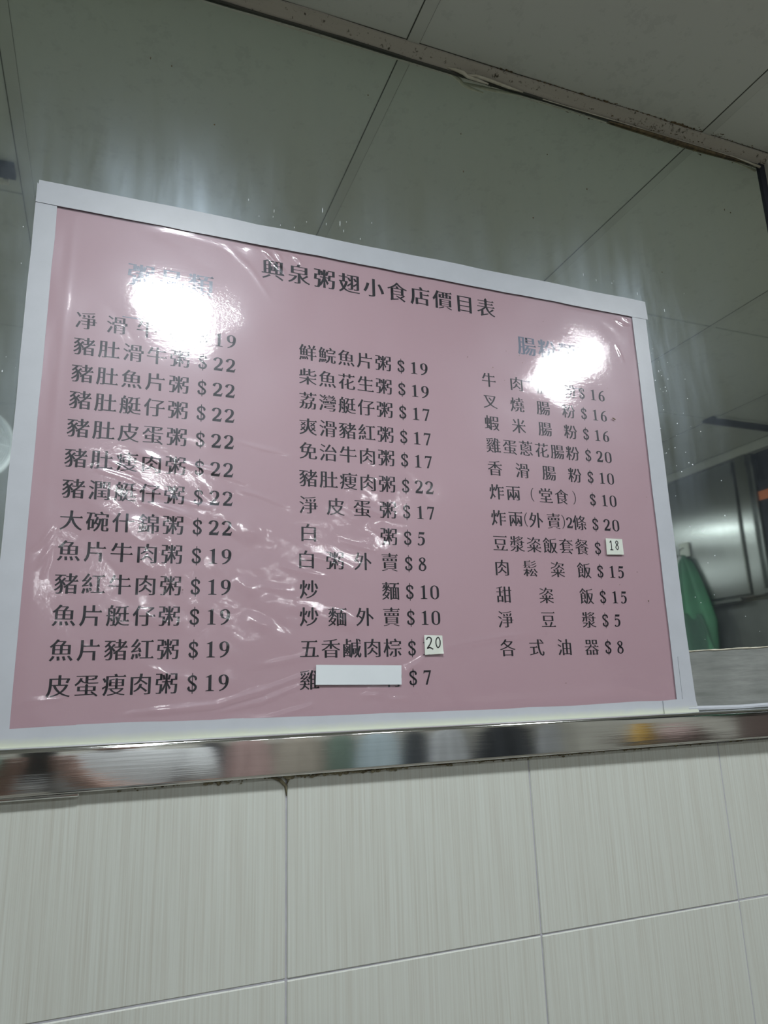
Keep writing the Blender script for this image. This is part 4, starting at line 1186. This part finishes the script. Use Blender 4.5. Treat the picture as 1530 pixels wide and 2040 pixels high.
# ------------------------------------------------------------------ the photographer, holding a phone (mirrored in the steel strip)
def skin_body(name, joints, edges, m, parent, sub=2, root='pelvis'):
    names = list(joints); idx = {k: i for i, k in enumerate(names)}
    me = bpy.data.meshes.new(name)
    me.from_pydata([joints[k][0] for k in names], [(idx[a], idx[b]) for a, b in edges], [])
    me.update(); me.materials.append(M[m])
    o = bpy.data.objects.new(name, me); C.objects.link(o)
    o.modifiers.new('skin', 'SKIN')
    lay = me.skin_vertices[0] if len(me.skin_vertices) else None
    if lay is None:
        bpy.context.view_layer.objects.active = o
        bpy.ops.mesh.customdata_skin_add(); lay = me.skin_vertices[0]
    for k in names:
        r = joints[k][1]; d = lay.data[idx[k]]
        d.radius = r if isinstance(r, tuple) else (r, r)
        d.use_root = (k == root)
    s = o.modifiers.new('sub', 'SUBSURF'); s.levels = sub; s.render_levels = sub
    o.modifiers['skin'].use_smooth_shade = True
    return keep(o, parent)

ph_x, ph_y, ph_z = -0.135, -0.875, 1.418
per = empty('person', (0.02, -1.27, 0.0), 'standing person in a light grey T-shirt holding up a black phone', 'person')
J = {'pelvis': ((0.02, -1.28, 0.93), (0.15, 0.11)), 'waist': ((0.02, -1.275, 1.08), (0.135, 0.095)), 'chest': ((0.02, -1.275, 1.27), (0.155, 0.105)), 'neck0': ((0.02, -1.28, 1.41), (0.075, 0.065)),
     'neck': ((0.02, -1.265, 1.47), 0.052), 'jaw': ((0.02, -1.235, 1.525), (0.062, 0.070)), 'head': ((0.02, -1.245, 1.60), (0.074, 0.088)), 'crown': ((0.02, -1.255, 1.67), (0.062, 0.075))}
E_ = [('pelvis', 'waist'), ('waist', 'chest'), ('chest', 'neck0'), ('neck0', 'neck'), ('neck', 'jaw'), ('jaw', 'head'), ('head', 'crown')]
for s, nm in ((-1, 'l'), (1, 'r')):
    cx = 0.02
    J[nm + 'hip'] = ((cx + s * 0.09, -1.28, 0.86), 0.085); J[nm + 'thigh'] = ((cx + s * 0.10, -1.275, 0.68), 0.078); J[nm + 'knee'] = ((cx + s * 0.10, -1.265, 0.47), 0.056)
    J[nm + 'calf'] = ((cx + s * 0.10, -1.285, 0.32), 0.055); J[nm + 'ankle'] = ((cx + s * 0.105, -1.295, 0.09), 0.036); J[nm + 'foot'] = ((cx + s * 0.115, -1.20, 0.042), (0.042, 0.034)); J[nm + 'toe'] = ((cx + s * 0.12, -1.115, 0.032), (0.036, 0.026))
    E_ += [('pelvis', nm + 'hip'), (nm + 'hip', nm + 'thigh'), (nm + 'thigh', nm + 'knee'), (nm + 'knee', nm + 'calf'), (nm + 'calf', nm + 'ankle'), (nm + 'ankle', nm + 'foot'), (nm + 'foot', nm + 'toe')]
    J[nm + 'sh'] = ((cx + s * 0.185, -1.28, 1.365), 0.056)
    if s < 0:
        J[nm + 'el'] = ((cx - 0.285, -1.17, 1.13), 0.041); J[nm + 'wr'] = ((ph_x - 0.085, -0.975, 1.315), 0.027)
        palm = Vector((ph_x - 0.062, -0.925, 1.345)); kn = Vector((ph_x - 0.050, -0.893, 1.375))
    else:
        J[nm + 'el'] = ((cx + 0.235, -1.13, 1.12), 0.041); J[nm + 'wr'] = ((ph_x + 0.095, -0.975, 1.310), 0.027)
        palm = Vector((ph_x + 0.066, -0.925, 1.345)); kn = Vector((ph_x + 0.052, -0.893, 1.375))
    J[nm + 'ua'] = (tuple((Vector(J[nm + 'sh'][0]) + Vector(J[nm + 'el'][0])) / 2), 0.048)
    J[nm + 'fa'] = (tuple(Vector(J[nm + 'el'][0]) * 0.65 + Vector(J[nm + 'wr'][0]) * 0.35), 0.040)
    J[nm + 'palm'] = (tuple(palm), (0.030, 0.020))
    E_ += [('chest', nm + 'sh'), (nm + 'sh', nm + 'ua'), (nm + 'ua', nm + 'el'), (nm + 'el', nm + 'fa'), (nm + 'fa', nm + 'wr'), (nm + 'wr', nm + 'palm')]
    side = 1 if s > 0 else -1
    # four fingers wrap round the front of the phone's edge, thumb on the screen side
    for fi, (dz, ln) in enumerate(((0.030, 0.92), (0.010, 1.0), (-0.010, 0.94), (-0.029, 0.76))):
        b = kn + Vector((side * 0.010, 0.0, dz))
        k1 = b + Vector((-side * 0.002, 0.022 * ln, 0.003)); k2 = k1 + Vector((-side * 0.022 * ln, 0.008, 0.002)); k3 = k2 + Vector((-side * 0.018 * ln, -0.001, 0.0))
        for q, (p, r) in enumerate(((b, 0.0095), (k1, 0.0085), (k2, 0.0078), (k3, 0.0068))):
            J[f'{nm}f{fi}{q}'] = (tuple(p), r)
        E_ += [(nm + 'palm', f'{nm}f{fi}0'), (f'{nm}f{fi}0', f'{nm}f{fi}1'), (f'{nm}f{fi}1', f'{nm}f{fi}2'), (f'{nm}f{fi}2', f'{nm}f{fi}3')]
    t0 = palm + Vector((-side * 0.012, 0.006, 0.022)); t1 = t0 + Vector((-side * 0.016, 0.012, 0.022)); t2 = t1 + Vector((-side * 0.014, 0.012, 0.016))
    for q, (p, r) in enumerate(((t0, 0.0115), (t1, 0.0100), (t2, 0.0085))): J[f'{nm}t{q}'] = (tuple(p), r)
    E_ += [(nm + 'palm', nm + 't0'), (nm + 't0', nm + 't1'), (nm + 't1', nm + 't2')]
body = skin_body('body', J, E_, 'skin', per)
def grow(keys, d): return {k: (J[k][0], tuple(x + d for x in J[k][1]) if isinstance(J[k][1], tuple) else J[k][1] + d) for k in keys}
bm = bmesh.new()
prev = None
for z, rx, ry in [(0.84, .172, .137), (0.845, .178, .142), (0.93, .172, .136), (1.08, .158, .124), (1.20, .168, .130), (1.30, .184, .134), (1.36, .196, .120), (1.395, .160, .104), (1.42, .105, .088), (1.445, .074, .074), (1.442, .068, .068)]:
    ring = [bm.verts.new((0.02 + rx * math.cos(a) , -1.278 + ry * math.sin(a) * (1 + 0.015 * math.sin(5 * a + z * 9)), z)) for a in [k * math.pi / 20 for k in range(40)]]
    if prev:
        for k in range(40): bm.faces.new((prev[k], prev[(k + 1) % 40], ring[(k + 1) % 40], ring[k]))
    prev = ring
for nm, sx in (('l', -1), ('r', 1)):
    a, b = Vector(J[nm + 'sh'][0]), Vector(J[nm + 'ua'][0])
    add_tube(bm, [Vector((0.02 + sx * 0.10, -1.278, 1.345)), Vector((0.02 + sx * 0.15, -1.278, 1.358)), a, a * 0.5 + b * 0.5, b], 0.06, 24, radii=[0.050, 0.066, 0.070, 0.066, 0.064])
keep(bm_obj('shirt', bm, 'shirt', None, True), per)
TJ = grow(['pelvis', 'lhip', 'lthigh', 'lknee', 'lcalf', 'lankle', 'rhip', 'rthigh', 'rknee', 'rcalf', 'rankle'], 0.014)
TJ['belt'] = ((0.02, -1.28, 1.02), (0.140, 0.105))
TJ['pelvis'] = ((0.02, -1.28, 0.93), (0.150, 0.115))
skin_body('trousers', TJ, [('belt', 'pelvis'), ('pelvis', 'lhip'), ('lhip', 'lthigh'), ('lthigh', 'lknee'), ('lknee', 'lcalf'), ('lcalf', 'lankle'), ('pelvis', 'rhip'), ('rhip', 'rthigh'), ('rthigh', 'rknee'), ('rknee', 'rcalf'), ('rcalf', 'rankle')], 'trousers', per)
def blob(name, c, r, m, seg=20, f=None):
    bm = bmesh.new(); q = bmesh.ops.create_uvsphere(bm, u_segments=seg, v_segments=seg // 2, radius=1)
    for v_ in q['verts']:
        if f: f(v_)
        v_.co = Vector((c[0] + v_.co.x * r[0], c[1] + v_.co.y * r[1], c[2] + v_.co.z * r[2]))
    return keep(bm_obj(name, bm, m, None, True), per)
def hairf(v_):
    if v_.co.y > 0.35 and v_.co.z < 0.35: v_.co.y = 0.35 + (v_.co.y - 0.35) * 0.05; v_.co.z = max(v_.co.z, 0.2) if v_.co.y > 0.33 else v_.co.z
blob('hair', (0.02, -1.262, 1.640), (0.084, 0.100, 0.095), 'hair', 28, hairf)
for s in (-1, 1):
    blob('eye', (0.02 + s * 0.030, -1.179, 1.603), (0.012, 0.010, 0.007), 'eye', 12)
    blob('iris', (0.02 + s * 0.030, -1.1705, 1.603), (0.005, 0.003, 0.005), 'hair', 10)
    blob('eyebrow', (0.02 + s * 0.031, -1.174, 1.622), (0.018, 0.006, 0.004), 'hair', 10)
    blob('ear', (0.02 + s * 0.078, -1.252, 1.592), (0.010, 0.020, 0.031), 'skin', 14)
    blob('shoe', (0.02 + s * 0.115, -1.195, 0.048), (0.054, 0.145, 0.047), 'black', 18)
blob('nose', (0.02, -1.166, 1.578), (0.013, 0.022, 0.024), 'skin', 14)
blob('lips', (0.02, -1.171, 1.540), (0.024, 0.009, 0.008), 'lip', 14)
phn = empty('smartphone', (ph_x, ph_y, ph_z - 0.08), 'black smartphone held upright in both hands by the mirrored person', 'phone')
bm = bmesh.new(); add_box(bm, ph_x - 0.037, ph_x + 0.037, ph_y - 0.0045, ph_y + 0.0045, ph_z - 0.080, ph_z + 0.080, 0.004); keep(bm_obj('case', bm, 'black'), phn)
keep(box('screen', ph_x - 0.034, ph_x + 0.034, ph_y - 0.0052, ph_y - 0.0046, ph_z - 0.076, ph_z + 0.076, 'navy'), phn)
bm = bmesh.new()
for q in range(3): add_lathe(bm, (ph_x + 0.022, ph_y + 0.0046, ph_z + 0.062 - q * 0.018), [(0.007, 0.0), (0.007, 0.0015), (0.005, 0.0018)], 16, 'y')
keep(bm_obj('camera_lenses', bm, 'navy'), phn)
